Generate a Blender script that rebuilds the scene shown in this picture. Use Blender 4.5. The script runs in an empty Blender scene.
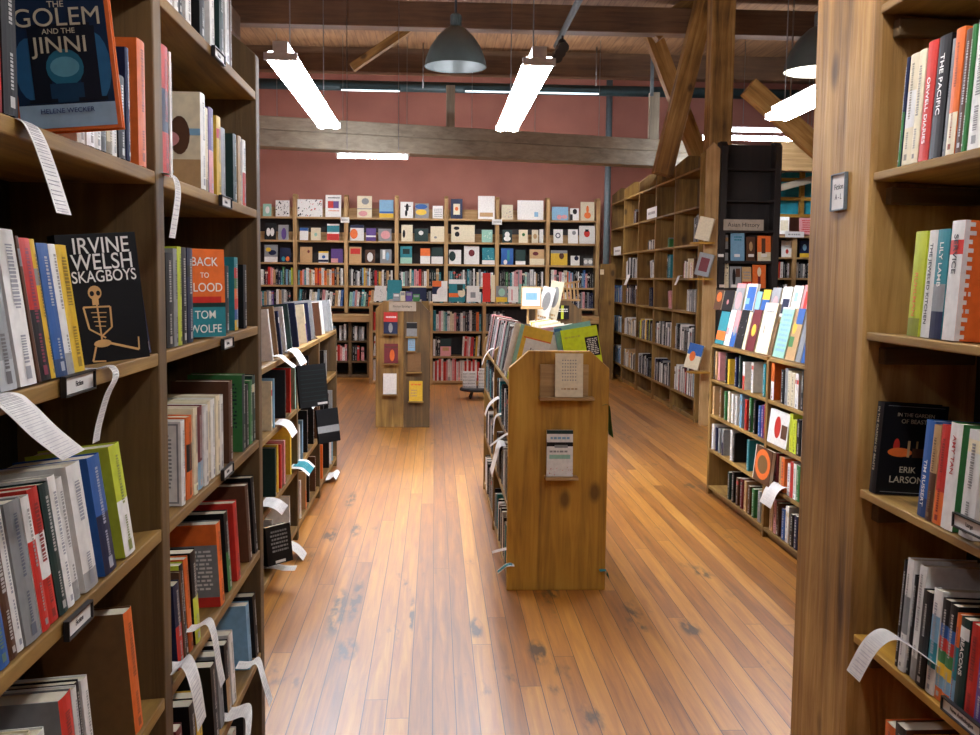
import bpy, math, random, re
from mathutils import Vector, Matrix
random.seed(7)
SC = bpy.context.scene
COL = SC.collection
F = 1000.0; CX, CY = 490.0, 367.5; H = 1.55
# ------------------------------------------------------------------ camera
def cam_axes():
    yv = Vector((435-CX, CY-278, -F)).normalized()
    h = Vector((1435-CX, CY-288.6, -F))
    z = h.cross(yv).normalized()
    x = yv.cross(z).normalized()
    return x, yv, z
AX, AY, AZ = cam_axes()            # world axes expressed in camera space
R_w2c = Matrix((AX, AY, AZ)).transposed()
R_c2w = R_w2c.transposed()
CAMP = Vector((0, 0, H))
def proj(p):
    c = R_w2c @ (Vector(p)-CAMP)
    return CX+F*c.x/-c.z, CY-F*c.y/-c.z
def ray(px, py):
    return R_c2w @ Vector((px-CX, CY-py, -F))
def PX(px, py, X):
    d = ray(px, py); return CAMP + d*(X/d.x)
def PY(px, py, Y):
    d = ray(px, py); return CAMP + d*(Y/d.y)
def PZ(px, py, Z):
    d = ray(px, py); return CAMP + d*((Z-H)/d.z)
def depth_at(px, X, z):
    """Y on the plane X at height z whose picture column is px"""
    lo, hi = 0.55, 40.0
    up = X > 0
    for _ in range(46):
        m = (lo+hi)/2
        q = proj((X, m, z))[0]
        if (q > px) == up: lo = m
        else: hi = m
    return (lo+hi)/2
cd = bpy.data.cameras.new('camera'); cam = bpy.data.objects.new('camera', cd); COL.objects.link(cam)
cd.sensor_width = 36; cd.lens = 36*F/980; cd.clip_start = .02
cam.matrix_world = Matrix.Translation(CAMP) @ R_c2w.to_4x4()
SC.camera = cam
# ------------------------------------------------------------------ colour
def lin(c): return tuple(((v/255)/12.92 if v/255 <= .04045 else ((v/255+.055)/1.055)**2.4) for v in c)
PAL = {'W':(232,230,224,'white'),'C':(226,214,182,'cream'),'K':(11,11,14,'black'),'N':(20,30,64,'navy'),
 'B':(42,92,160,'blue'),'S':(128,172,200,'pale blue'),'T':(40,128,138,'teal'),'G':(58,120,64,'green'),'L':(200,212,60,'lime'),
 'Y':(228,188,56,'yellow'),'O':(226,110,44,'orange'),'R':(198,48,38,'red'),'P':(216,150,150,'pink'),'V':(92,64,130,'purple'),
 'E':(140,142,142,'grey'),'A':(88,56,36,'brown'),'M':(108,36,42,'maroon'),'D':(186,150,104,'tan'),'F':(24,50,46,'dark green'),
 'I':(152,198,178,'mint'),'X':(214,236,20,'lime'),'Q':(120,88,52,'ochre')}
def colr(k, j=0.0, rnd=random):
    c = lin(PAL[k][:3])
    if j: 
        f = 1+rnd.uniform(-j, j); c = tuple(min(1, max(0, v*f)) for v in c)
    return c
def cname(k): return PAL[k][3]
# ------------------------------------------------------------------ materials
def nt(name):
    m = bpy.data.materials.new(name); m.use_nodes = True
    t = m.node_tree; b = t.nodes['Principled BSDF']
    return m, t, b
def N(t, kind, **kw):
    n = t.nodes.new(kind)
    for k, v in kw.items():
        if k in n.inputs: n.inputs[k].default_value = v
        else: setattr(n, k, v)
    return n
def ramp(t, stops):
    r = t.nodes.new('ShaderNodeValToRGB'); e = r.color_ramp.elements
    while len(e) < len(stops): e.new(.5)
    for i, (p, c) in enumerate(stops): e[i].position = p; e[i].color = (*c, 1)
    return r
def wood(name, dark, mid, light, axis='Z', rough=.62, scale=1.0, knots=True, bump=.25):
    m, t, b = nt(name); L = t.links
    tc = N(t, 'ShaderNodeTexCoord'); mp = N(t, 'ShaderNodeMapping')
    s = {'X':(.9, 14, 14), 'Y':(14, .9, 14), 'Z':(14, 14, .9)}[axis]
    mp.inputs['Scale'].default_value = tuple(v*scale for v in s)
    oi = N(t, 'ShaderNodeObjectInfo'); vm = N(t, 'ShaderNodeVectorMath', operation='SCALE')
    L.new(oi.outputs['Random'], vm.inputs['Scale']); vm.inputs[0].default_value = (37, 19, 53)
    va = N(t, 'ShaderNodeVectorMath', operation='ADD')
    L.new(tc.outputs['Object'], va.inputs[0]); L.new(vm.outputs[0], va.inputs[1]); L.new(va.outputs[0], mp.inputs['Vector'])
    n1 = N(t, 'ShaderNodeTexNoise', Scale=1.6, Detail=6.0, Roughness=.62, Distortion=.6)
    L.new(mp.outputs[0], n1.inputs['Vector'])
    n2 = N(t, 'ShaderNodeTexNoise', Scale=2.2, Detail=3.0); L.new(va.outputs[0], n2.inputs['Vector'])
    mx = N(t, 'ShaderNodeMath', operation='MULTIPLY_ADD'); mx.inputs[1].default_value = .45
    L.new(n2.outputs[0], mx.inputs[0])
    m2 = N(t, 'ShaderNodeMath', operation='MULTIPLY'); m2.inputs[1].default_value = .6
    L.new(n1.outputs[0], m2.inputs[0]); L.new(m2.outputs[0], mx.inputs[2])
    rp = ramp(t, [(.34, dark), (.52, mid), (.72, light)]); L.new(mx.outputs[0], rp.inputs[0])
    out = rp.outputs[0]
    if knots:
        vo = N(t, 'ShaderNodeTexVoronoi', Scale=4.2)
        km = N(t, 'ShaderNodeMapping'); ks = {'X':(.55, 1, 1), 'Y':(1, .55, 1), 'Z':(1, 1, .55)}[axis]
        km.inputs['Scale'].default_value = ks; L.new(va.outputs[0], km.inputs['Vector']); L.new(km.outputs[0], vo.inputs['Vector'])
        kr = ramp(t, [(.07, (1, 1, 1)), (.15, (0, 0, 0))]); L.new(vo.outputs['Distance'], kr.inputs[0])
        mc = N(t, 'ShaderNodeMix', data_type='RGBA')
        kmul = N(t, 'ShaderNodeMath', operation='MULTIPLY'); kmul.inputs[1].default_value = .75
        L.new(kr.outputs[0], kmul.inputs[0]); L.new(kmul.outputs[0], mc.inputs[0])
        L.new(out, mc.inputs[6]); mc.inputs[7].default_value = (*[v*.35 for v in dark], 1); out = mc.outputs[2]
    L.new(out, b.inputs['Base Color']); b.inputs['Roughness'].default_value = rough
    bp = N(t, 'ShaderNodeBump', Strength=bump, Distance=.01); L.new(n1.outputs[0], bp.inputs['Height']); L.new(bp.outputs[0], b.inputs['Normal'])
    return m
def W3(base, d, mdl, l, **kw):
    return {a: wood(f'{base} {a}', lin(d), lin(mdl), lin(l), a, **kw) for a in 'XYZ'}
OAK = W3('brown case wood', (84, 60, 24), (134, 100, 44), (174, 138, 70))
PINE = W3('pale case wood', (132, 100, 58), (176, 140, 90), (206, 172, 120))
AMB = W3('amber panel wood', (120, 82, 20), (178, 130, 38), (204, 160, 62))
TIM = W3('rough timber', (76, 50, 20), (156, 114, 54), (208, 168, 100), scale=.8, bump=.7)
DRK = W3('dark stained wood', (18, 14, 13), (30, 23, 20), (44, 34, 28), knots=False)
UMB = W3('umber panel wood', (60, 44, 24), (92, 70, 38), (124, 96, 54))
GRY = W3('weathered beam', (128, 120, 104), (160, 150, 130), (186, 174, 150), knots=False)
CEI = W3('ceiling boards', (76, 54, 38), (104, 76, 52), (128, 96, 66), knots=False)
def cover_mat(name, rough):
    m, t, b = nt(name); L = t.links
    a = N(t, 'ShaderNodeVertexColor', layer_name='Col')
    tc = N(t, 'ShaderNodeTexCoord'); n = N(t, 'ShaderNodeTexNoise', Scale=45.0, Detail=3.0); L.new(tc.outputs['Object'], n.inputs['Vector'])
    r = ramp(t, [(.3, (.86, .86, .86)), (.6, (1, 1, 1))]); L.new(n.outputs[0], r.inputs[0])
    mx = N(t, 'ShaderNodeMix', data_type='RGBA', blend_type='MULTIPLY'); mx.inputs[0].default_value = 1
    L.new(a.outputs[0], mx.inputs[6]); L.new(r.outputs[0], mx.inputs[7]); L.new(mx.outputs[2], b.inputs['Base Color'])
    b.inputs['Roughness'].default_value = rough; b.inputs['Specular IOR Level'].default_value = .3
    return m
M_COVER = cover_mat('book cover', .5)
M_PAPER = cover_mat('printed paper', .8)
def simple(name, c, rough=.5, metal=0, noise=.12, nscale=20, emit=None):
    m, t, b = nt(name); L = t.links
    tc = N(t, 'ShaderNodeTexCoord'); n = N(t, 'ShaderNodeTexNoise', Scale=float(nscale), Detail=4.0); L.new(tc.outputs['Object'], n.inputs['Vector'])
    c = lin(c); r = ramp(t, [(.3, tuple(v*(1-noise) for v in c)), (.7, tuple(min(1, v*(1+noise)) for v in c))]); L.new(n.outputs[0], r.inputs[0])
    L.new(r.outputs[0], b.inputs['Base Color']); b.inputs['Roughness'].default_value = rough; b.inputs['Metallic'].default_value = metal
    if emit:
        b.inputs['Emission Color'].default_value = (*lin(emit[0]), 1); b.inputs['Emission Strength'].default_value = emit[1]
    return m
def page_mat():
    m, t, b = nt('book pages'); L = t.links
    tc = N(t, 'ShaderNodeTexCoord'); w = N(t, 'ShaderNodeTexWave', Scale=160.0, Distortion=.4, bands_direction='X'); L.new(tc.outputs['Object'], w.inputs['Vector'])
    r = ramp(t, [(0, lin((196, 186, 160))), (1, lin((226, 218, 196)))]); L.new(w.outputs[0], r.inputs[0]); L.new(r.outputs[0], b.inputs['Base Color'])
    b.inputs['Roughness'].default_value = .85
    return m
M_PAGE = page_mat()
M_WHITE = simple('white card', (226, 224, 218), .7, noise=.04)
M_BLACK = simple('black plastic', (24, 24, 26), .45)
M_INKW = simple('white ink', (236, 234, 226), .5, noise=.03)
M_INKK = simple('black ink', (24, 24, 28), .5, noise=.03)
M_INKR = simple('red ink', (186, 50, 44), .5, noise=.03)
M_INKB = simple('blue ink', (40, 60, 110), .5, noise=.03)
M_INKO = simple('orange ink', (232, 130, 60), .5, noise=.03)
M_INKG = simple('silver ink', (196, 186, 160), .4, noise=.03)
M_WIRE = simple('chrome wire', (150, 150, 150), .3, 1)
M_PIPE = simple('dark painted pipe', (38, 58, 62), .5)
M_DUCT = simple('grey painted conduit', (96, 110, 116), .5)
M_SHADE = simple('grey enamel shade', (46, 52, 50), .35, .3)
M_SHIN = simple('inner reflector', (70, 74, 72), .4, .2)
M_GREEN = simple('green paper', (40, 170, 90), .7)
M_LAMP = simple('lit bulb glass', (255, 250, 235), .3, emit=((255, 244, 224), 14.0))
M_TUBE = simple('lit fluorescent tube', (255, 255, 255), .3, emit=((240, 244, 255), 40.0))
M_TUBE2 = simple('lit work light tube', (255, 255, 255), .3, emit=((240, 244, 255), 6.0))
M_TUBE4 = simple('lit back tube', (255, 255, 255), .3, emit=((244, 244, 250), 42.0))
M_TUBE3 = simple('lit near tube', (255, 255, 255), .3, emit=((244, 244, 250), 22.0))
M_HOUS = simple('white lamp housing', (206, 208, 208), .4)
def wall_mat():
    m, t, b = nt('painted wall'); L = t.links
    tc = N(t, 'ShaderNodeTexCoord'); n = N(t, 'ShaderNodeTexNoise', Scale=1.3, Detail=6.0); L.new(tc.outputs['Object'], n.inputs['Vector'])
    r = ramp(t, [(.3, lin((154, 98, 84))), (.7, lin((176, 116, 100)))]); L.new(n.outputs[0], r.inputs[0]); L.new(r.outputs[0], b.inputs['Base Color'])
    b.inputs['Roughness'].default_value = .75
    return m
M_WALL = wall_mat()
M_WALLD = simple('dark side wall', (62, 66, 72), .8, nscale=2)
M_TEAL = simple('teal poster print', (40, 160, 180), .5, noise=.35, nscale=5)
def floor_mat():
    m, t, b = nt('old plank floor'); L = t.links
    tc = N(t, 'ShaderNodeTexCoord'); sp = N(t, 'ShaderNodeSeparateXYZ'); L.new(tc.outputs['Object'], sp.inputs[0])
    # swap axes so that the brick courses run down the aisle
    rw = N(t, 'ShaderNodeMath', operation='DIVIDE'); rw.inputs[1].default_value = .083; L.new(sp.outputs['X'], rw.inputs[0])
    rf = N(t, 'ShaderNodeMath', operation='FLOOR'); L.new(rw.outputs[0], rf.inputs[0])
    wn_ = N(t, 'ShaderNodeTexWhiteNoise', noise_dimensions='1D'); L.new(rf.outputs[0], wn_.inputs['W'])
    sh = N(t, 'ShaderNodeMath', operation='MULTIPLY_ADD'); sh.inputs[1].default_value = 3.7; L.new(wn_.outputs['Value'], sh.inputs[0]); L.new(sp.outputs['Y'], sh.inputs[2])
    cb = N(t, 'ShaderNodeCombineXYZ'); L.new(sh.outputs[0], cb.inputs['X']); L.new(sp.outputs['X'], cb.inputs['Y'])
    br = N(t, 'ShaderNodeTexBrick', Scale=1.0, offset=0.0, offset_frequency=2)
    br.inputs['Brick Width'].default_value = 3.7; br.inputs['Row Height'].default_value = .083
    br.inputs['Mortar Size'].default_value = .0017; br.inputs['Mortar Smooth'].default_value = .2; br.inputs['Bias'].default_value = 0
    br.inputs['Color1'].default_value = (0, 0, 0, 1); br.inputs['Color2'].default_value = (1, 1, 1, 1); br.inputs['Mortar'].default_value = (.5, .5, .5, 1)
    L.new(cb.outputs[0], br.inputs['Vector'])
    sx = N(t, 'ShaderNodeMath', operation='MULTIPLY'); sx.inputs[1].default_value = 11.7; L.new(br.outputs[0], sx.inputs[0])
    mp = N(t, 'ShaderNodeCombineXYZ')
    a = N(t, 'ShaderNodeMath', operation='MULTIPLY'); a.inputs[1].default_value = 26.0; L.new(sp.outputs['X'], a.inputs[0])
    c = N(t, 'ShaderNodeMath', operation='MULTIPLY'); c.inputs[1].default_value = 1.3; L.new(sp.outputs['Y'], c.inputs[0])
    L.new(a.outputs[0], mp.inputs['X']); L.new(c.outputs[0], mp.inputs['Y']); L.new(sx.outputs[0], mp.inputs['Z'])
    n1 = N(t, 'ShaderNodeTexNoise', Scale=1.4, Detail=7.0, Roughness=.6, Distortion=.5); L.new(mp.outputs[0], n1.inputs['Vector'])
    mix = N(t, 'ShaderNodeMath', operation='MULTIPLY_ADD'); mix.inputs[1].default_value = .26; L.new(br.outputs[0], mix.inputs[0])
    m2 = N(t, 'ShaderNodeMath', operation='MULTIPLY'); m2.inputs[1].default_value = .66; L.new(n1.outputs[0], m2.inputs[0]); L.new(m2.outputs[0], mix.inputs[2])
    rp = ramp(t, [(.22, lin((116, 66, 20))), (.4, lin((160, 100, 34))), (.58, lin((190, 130, 50))), (.8, lin((216, 166, 84)))])
    L.new(mix.outputs[0], rp.inputs[0])
    # seams between boards
    mm = N(t, 'ShaderNodeMix', data_type='RGBA'); L.new(br.outputs['Fac'], mm.inputs[0]); L.new(rp.outputs[0], mm.inputs[6]); mm.inputs[7].default_value = (*lin((48, 28, 14)), 1)
    # worn, sooty stains
    sc = N(t, 'ShaderNodeMapping'); sc.inputs['Scale'].default_value = (4.2, 1.3, 1); sc.inputs['Location'].default_value = (3.3, .7, 0); L.new(tc.outputs['Object'], sc.inputs['Vector'])
    n3 = N(t, 'ShaderNodeTexNoise', Scale=1.0, Detail=5.0, Roughness=.6); L.new(sc.outputs[0], n3.inputs['Vector'])
    s2 = N(t, 'ShaderNodeMapping'); s2.inputs['Scale'].default_value = (30, 9, 1); L.new(tc.outputs['Object'], s2.inputs['Vector'])
    n4 = N(t, 'ShaderNodeTexNoise', Scale=1.0, Detail=4.0); L.new(s2.outputs[0], n4.inputs['Vector'])
    st = ramp(t, [(.61, (0, 0, 0)), (.69, (1, 1, 1))]); L.new(n3.outputs[0], st.inputs[0])
    s5 = ramp(t, [(.4, (0, 0, 0)), (.55, (1, 1, 1))]); L.new(n4.outputs[0], s5.inputs[0])
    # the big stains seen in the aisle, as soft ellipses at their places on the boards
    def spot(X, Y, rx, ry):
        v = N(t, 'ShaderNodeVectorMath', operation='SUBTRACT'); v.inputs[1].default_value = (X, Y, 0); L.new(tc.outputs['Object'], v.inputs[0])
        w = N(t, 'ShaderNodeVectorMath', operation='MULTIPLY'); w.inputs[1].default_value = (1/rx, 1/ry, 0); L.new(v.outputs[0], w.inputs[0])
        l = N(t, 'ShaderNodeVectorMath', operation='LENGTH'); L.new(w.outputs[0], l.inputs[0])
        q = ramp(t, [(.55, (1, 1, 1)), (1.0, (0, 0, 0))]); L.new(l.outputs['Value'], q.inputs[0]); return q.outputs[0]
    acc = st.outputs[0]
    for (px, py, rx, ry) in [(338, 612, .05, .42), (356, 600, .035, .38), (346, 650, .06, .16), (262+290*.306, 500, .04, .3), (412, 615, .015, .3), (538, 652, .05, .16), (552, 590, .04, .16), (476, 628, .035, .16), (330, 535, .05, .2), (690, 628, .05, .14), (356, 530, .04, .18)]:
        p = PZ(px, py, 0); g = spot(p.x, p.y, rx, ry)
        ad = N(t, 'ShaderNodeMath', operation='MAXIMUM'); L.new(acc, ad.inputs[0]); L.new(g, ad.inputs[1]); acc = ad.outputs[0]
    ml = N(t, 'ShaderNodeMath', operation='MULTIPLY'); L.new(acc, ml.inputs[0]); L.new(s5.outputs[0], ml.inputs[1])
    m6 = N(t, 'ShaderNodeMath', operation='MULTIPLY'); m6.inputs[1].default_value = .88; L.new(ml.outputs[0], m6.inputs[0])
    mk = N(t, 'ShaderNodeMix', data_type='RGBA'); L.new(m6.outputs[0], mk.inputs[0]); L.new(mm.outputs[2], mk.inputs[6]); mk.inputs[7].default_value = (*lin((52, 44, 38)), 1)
    L.new(mk.outputs[2], b.inputs['Base Color'])
    rr = N(t, 'ShaderNodeMapRange'); rr.inputs['To Min'].default_value = .3; rr.inputs['To Max'].default_value = .46; L.new(n1.outputs[0], rr.inputs['Value']); L.new(rr.outputs[0], b.inputs['Roughness'])
    b.inputs['Coat Weight'].default_value = .5; b.inputs['Coat Roughness'].default_value = .4
    bp = N(t, 'ShaderNodeBump', Strength=.35, Distance=.004, invert=True); L.new(br.outputs['Fac'], bp.inputs['Height']); L.new(bp.outputs[0], b.inputs['Normal'])
    return m
M_FLOOR = floor_mat()
# ------------------------------------------------------------------ mesh helper
class MB:
    def __init__(s): s.v = []; s.f = []; s.c = []; s.m = []
    def quad(s, pts, col=(1, 1, 1), mi=0):
        b = len(s.v); s.v += [tuple(p) for p in pts]; s.f.append(tuple(range(b, b+len(pts)))); s.c.append(col); s.m.append(mi)
    def box(s, a, b, col=(1, 1, 1), mi=0):
        x0, y0, z0 = a; x1, y1, z1 = b; n = len(s.v)
        s.v += [(x0,y0,z0),(x1,y0,z0),(x1,y1,z0),(x0,y1,z0),(x0,y0,z1),(x1,y0,z1),(x1,y1,z1),(x0,y1,z1)]
        for q in ((3,2,1,0),(4,5,6,7),(0,1,5,4),(1,2,6,5),(2,3,7,6),(3,0,4,7)):
            s.f.append(tuple(n+i for i in q)); s.c.append(col); s.m.append(mi)
    def hexa(s, c8, col=(1, 1, 1), mi=0):
        n = len(s.v); s.v += [tuple(p) for p in c8]
        for q in ((3,2,1,0),(4,5,6,7),(0,1,5,4),(1,2,6,5),(2,3,7,6),(3,0,4,7)):
            s.f.append(tuple(n+i for i in q)); s.c.append(col); s.m.append(mi)
    def prism(s, poly, ax, a, b, col=(1, 1, 1), mi=0):
        """poly: 2-D outline in the two other axes, extruded along axis ax from a to b"""
        def mk(p, w):
            if ax == 0: return (w, p[0], p[1])
            if ax == 1: return (p[0], w, p[1])
            return (p[0], p[1], w)
        n = len(s.v); k = len(poly)
        s.v += [mk(p, a) for p in poly]+[mk(p, b) for p in poly]
        s.f.append(tuple(n+i for i in range(k))); s.f.append(tuple(n+k+i for i in reversed(range(k))))
        for i in range(k):
            j = (i+1) % k; s.f.append((n+i, n+k+i, n+k+j, n+j))
        s.c += [col]*(k+2); s.m += [mi]*(k+2)
    def tube(s, p, q, r, seg=10, col=(1, 1, 1), r2=None, mi=0):
        p = Vector(p); q = Vector(q); d = (q-p).normalized(); u = d.orthogonal().normalized(); w = d.cross(u); r2 = r if r2 is None else r2
        n = len(s.v)
        for c, rr in ((p, r), (q, r2)):
            for i in range(seg):
                t = 2*math.pi*i/seg; s.v.append(tuple(c+u*math.cos(t)*rr+w*math.sin(t)*rr))
        for i in range(seg):
            j = (i+1) % seg; s.f.append((n+i, n+j, n+seg+j, n+seg+i)); s.c.append(col); s.m.append(mi)
        s.f.append(tuple(n+i for i in reversed(range(seg)))); s.f.append(tuple(n+seg+i for i in range(seg))); s.c += [col]*2; s.m += [mi]*2
    def lathe(s, prof, c, seg=28, col=(1, 1, 1), mi=0):
        n = len(s.v); k = len(prof)
        for i in range(seg):
            t = 2*math.pi*i/seg
            for r, z in prof: s.v.append((c[0]+r*math.cos(t), c[1]+r*math.sin(t), c[2]+z))
        for i in range(seg):
            j = (i+1) % seg
            for a in range(k-1):
                s.f.append((n+i*k+a, n+j*k+a, n+j*k+a+1, n+i*k+a+1)); s.c.append(col); s.m.append(mi)
    def build(s, name, mats, parent=None, bevel=0, fix=True):
        me = bpy.data.meshes.new(name)
        off = Vector((0, 0, 0))
        me.from_pydata(s.v, [], s.f)
        if not isinstance(mats, (list, tuple)): mats = [mats]
        for m in mats: me.materials.append(m)
        for i, p in enumerate(me.polygons): p.material_index = s.m[i]
        a = me.color_attributes.new('Col', 'FLOAT_COLOR', 'CORNER')
        buf = []
        for i, p in enumerate(me.polygons): buf += [*s.c[i], 1.0]*p.loop_total
        a.data.foreach_set('color', buf)
        o = bpy.data.objects.new(name, me); COL.objects.link(o)
        if parent is not None: o.parent = parent
        if bevel:
            md = o.modifiers.new('b', 'BEVEL'); md.width = bevel; md.segments = 2; md.limit_method = 'ANGLE'
        return o
def empty(name, loc=(0, 0, 0), label=None, cat=None, group=None):
    o = bpy.data.objects.new(name, None); COL.objects.link(o); o.location = loc; o.empty_display_size = .05
    if label: tag(o, label, cat, group)
    return o
def tag(o, label=None, cat=None, group=None, kind=None):
    if label: o['label'] = label
    if cat: o['category'] = cat
    if group: o['group'] = group
    if kind: o['kind'] = kind
    return o
def recenter(o, c):
    """put the mesh object's origin at c (its base) without moving it"""
    c = Vector(c); o.data.transform(Matrix.Translation(-c)); o.location = c; return o
def struct(name, mb, mats, **k):
    return tag(mb.build(name, mats, **k), kind='structure')
def text(s, size, M, mat, parent, ax='CENTER', sx=1.0):
    c = bpy.data.curves.new('lettering', 'FONT'); c.body = s; c.size = size; c.align_x = ax; c.align_y = 'CENTER'; c.extrude = .0002; c.offset = 0 if size > .037 else size*.005
    c.materials.append(mat); o = bpy.data.objects.new('lettering', c); COL.objects.link(o); o.parent = parent
    o.matrix_local = M @ Matrix.Diagonal((sx, 1, 1, 1)); return o
def frame(o, x, y):
    x = Vector(x); y = Vector(y); z = x.cross(y)
    m = Matrix((x, y, z)).transposed().to_4x4(); m.translation = Vector(o); return m
# ------------------------------------------------------------------ room shell
XL_, XR_, YB, YF, ZC = -3.6, 6.6, 16.6, -3.2, 4.9
def slab(a, b): m = MB(); m.box(a, b); return m
fl = struct('floor', slab((XL_, YF, -.1), (XR_, YB, 0)), M_FLOOR)
struct('wall_back', slab((XL_-.1, YB, 0), (XR_+.1, YB+.15, ZC)), M_WALL)
struct('wall_left', slab((XL_-.15, YF, 0), (XL_, YB, ZC)), M_WALL)
struct('wall_right', slab((XR_, YF, 0), (XR_+.15, YB, ZC)), M_WALLD)
struct('wall_front', slab((XL_-.1, YF-.15, 0), (XR_+.1, YF, ZC)), M_WALL)
def ceil_mat():
    m, t, b = nt('tongue and groove ceiling'); L = t.links
    tc = N(t, 'ShaderNodeTexCoord'); sp = N(t, 'ShaderNodeSeparateXYZ'); L.new(tc.outputs['Object'], sp.inputs[0])
    a = N(t, 'ShaderNodeMath', operation='MULTIPLY'); a.inputs[1].default_value = 1/.14; L.new(sp.outputs['X'], a.inputs[0])
    fr = N(t, 'ShaderNodeMath', operation='FRACT'); L.new(a.outputs[0], fr.inputs[0])
    g = ramp(t, [(.0, (.25, .25, .25)), (.07, (1, 1, 1))]); L.new(fr.outputs[0], g.inputs[0])
    n = N(t, 'ShaderNodeTexNoise', Scale=3.0, Detail=5.0); mp = N(t, 'ShaderNodeMapping'); mp.inputs['Scale'].default_value = (8, .6, 1)
    L.new(tc.outputs['Object'], mp.inputs['Vector']); L.new(mp.outputs[0], n.inputs['Vector'])
    r = ramp(t, [(.3, lin((118, 84, 56))), (.7, lin((162, 122, 84)))]); L.new(n.outputs[0], r.inputs[0])
    mx = N(t, 'ShaderNodeMix', data_type='RGBA', blend_type='MULTIPLY'); mx.inputs[0].default_value = 1; L.new(r.outputs[0], mx.inputs[6]); L.new(g.outputs[0], mx.inputs[7])
    L.new(mx.outputs[2], b.inputs['Base Color']); b.inputs['Roughness'].default_value = .7
    return m
struct('ceiling', slab((XL_, YF, ZC), (XR_, YB, ZC+.1)), ceil_mat())
struct('baseboard_back', slab((XL_, YB-.03, 0), (XR_, YB, .14)), DRK['X'])
def bar(p, q, w, h, mats, name, up=(0, 0, 1), bevel=.006):
    """a squared timber from p to q"""
    p = Vector(p); q = Vector(q); d = (q-p); L_ = d.length; d.normalize(); s = d.cross(Vector(up)).normalized(); u = s.cross(d)
    m = MB(); m.hexa([(-w/2, -h/2, 0), (w/2, -h/2, 0), (w/2, h/2, 0), (-w/2, h/2, 0), (-w/2, -h/2, L_), (w/2, -h/2, L_), (w/2, h/2, L_), (-w/2, h/2, L_)])
    o = m.build(name, mats, bevel=bevel)
    M = Matrix((s, u, d)).transposed().to_4x4()
    if M.determinant() < 0: M = Matrix((s, -u, d)).transposed().to_4x4()
    M.translation = p; o.matrix_world = M
    return o
# large glued beam in two courses
A = PY(236, 150, 12.35); B = PY(780, 171, 14.35)
def beam_course(z0, z1, nm, mt):
    a = Vector((A.x-1.4, A.y-.42, 0)); b = Vector((B.x, B.y, 0)); d = (b-a).normalized(); n = Vector((-d.y, d.x, 0))*.15
    m = MB(); m.hexa([(*(a-n).xy, z0), (*(b-n).xy, z0), (*(b+n).xy, z0), (*(a+n).xy, z0), (*(a-n).xy, z1), (*(b-n).xy, z1), (*(b+n).xy, z1), (*(a+n).xy, z1)])
    return tag(m.build(nm, mt, bevel=.01), kind='structure')
zb = (A.z+B.z)/2
beam_course(zb, zb+.2, 'ceiling_beam', GRY['X']); beam_course(zb+.202, zb+.36, 'ceiling_beam', GRY['X'])
def cbeam(px0, py0, px1, py1, Y, h, t=.22, name='ceiling_beam', mt=None):
    a = PY(px0, py0, Y); b = PY(px1, py1, Y); z = (a.z+b.z)/2
    m = MB(); m.box((a.x, Y-t/2, z), (b.x, Y+t/2, z+h)); return tag(m.build(name, mt or CEI['X'], bevel=.008), kind='structure')
cbeam(60, 26, 975, 38, 12.2, .3)
for yy in (6.2, 9.4, 15.2):
    m = MB(); m.box((XL_, yy-.12, ZC-.34), (XR_, yy+.12, ZC)); struct('ceiling_beam', m, CEI['X'])
for i, xx in enumerate((-2.4, 1.1, 4.6)):
    m = MB(); m.box((xx-.13, YF, ZC-.62), (xx+.13, 12.05, ZC-.36)); 
    if i != 1: struct('ceiling_beam', m, CEI['Y'])
# pipes, conduits
def pipe(p, q, r, mat, label, name='ceiling_pipe', cat='pipe'):
    p = Vector(p); q = Vector(q); m = MB(); m.tube(p, q, r, 12); o = m.build(name, mat)
    for f in o.data.polygons: f.use_smooth = len(f.vertices) == 4
    recenter(o, p); return tag(o, label, cat)
a = PY(150, 85, 14.9); b = PY(735, 90, 14.9)
pipe((a.x-.5, 14.9, (a.z+b.z)/2), (b.x+1.2, 14.9, (a.z+b.z)/2), .075, M_PIPE, 'thick dark teal pipe running across under the ceiling')
a = PY(608, 168, 15.9)
pipe((a.x, 15.9, 0.0), (a.x, 15.9, ZC), .05, M_DUCT, 'upright grey conduit beside the red wall bookcase')
def rod(px, y0, y1, Y, label):
    a = PY(px, y1, Y); pipe((a.x, Y, a.z), (a.x, Y, ZC), .009, M_WIRE, label, 'hanger_rod', 'rod')
rod(423, 0, 88, 14.7, 'thin hanger rod dropping beside the grey bell lamp')
rod(596, 0, 86, 14.7, 'thin hanger rod dropping to the dark pipe beyond the second tube light')
rod(790, 0, 112, 11.0, 'thin hanger rod above the angled timber near the lit bell lamp')
# thin lit strips on the underside of the pipe
def strip(x0, x1, y, Y, label):
    a = PY(x0, y, Y); b = PY(x1, y+1.6, Y); z = (a.z+b.z)/2
    r = empty('ceiling_strip_light', ((a.x+b.x)/2, Y, z), label, 'light'); L_ = b.x-a.x
    m = MB(); m.box((-L_/2, -.04, 0), (L_/2, .04, .05)); m.build('housing', M_PIPE, r)
    m = MB(); m.tube((-L_/2+.02, 0, -.012), (L_/2-.02, 0, -.012), .01, 8); m.build('tube', simple('dim strip tube', (230, 240, 245), .4, emit=((200, 220, 230), 1.6)), r)
strip(340, 401, 89, 14.72, 'thin dim strip light under the dark pipe, beyond the first tube light')
strip(464, 600, 91, 14.72, 'long thin dim strip light under the dark pipe, beyond the second tube light')
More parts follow.
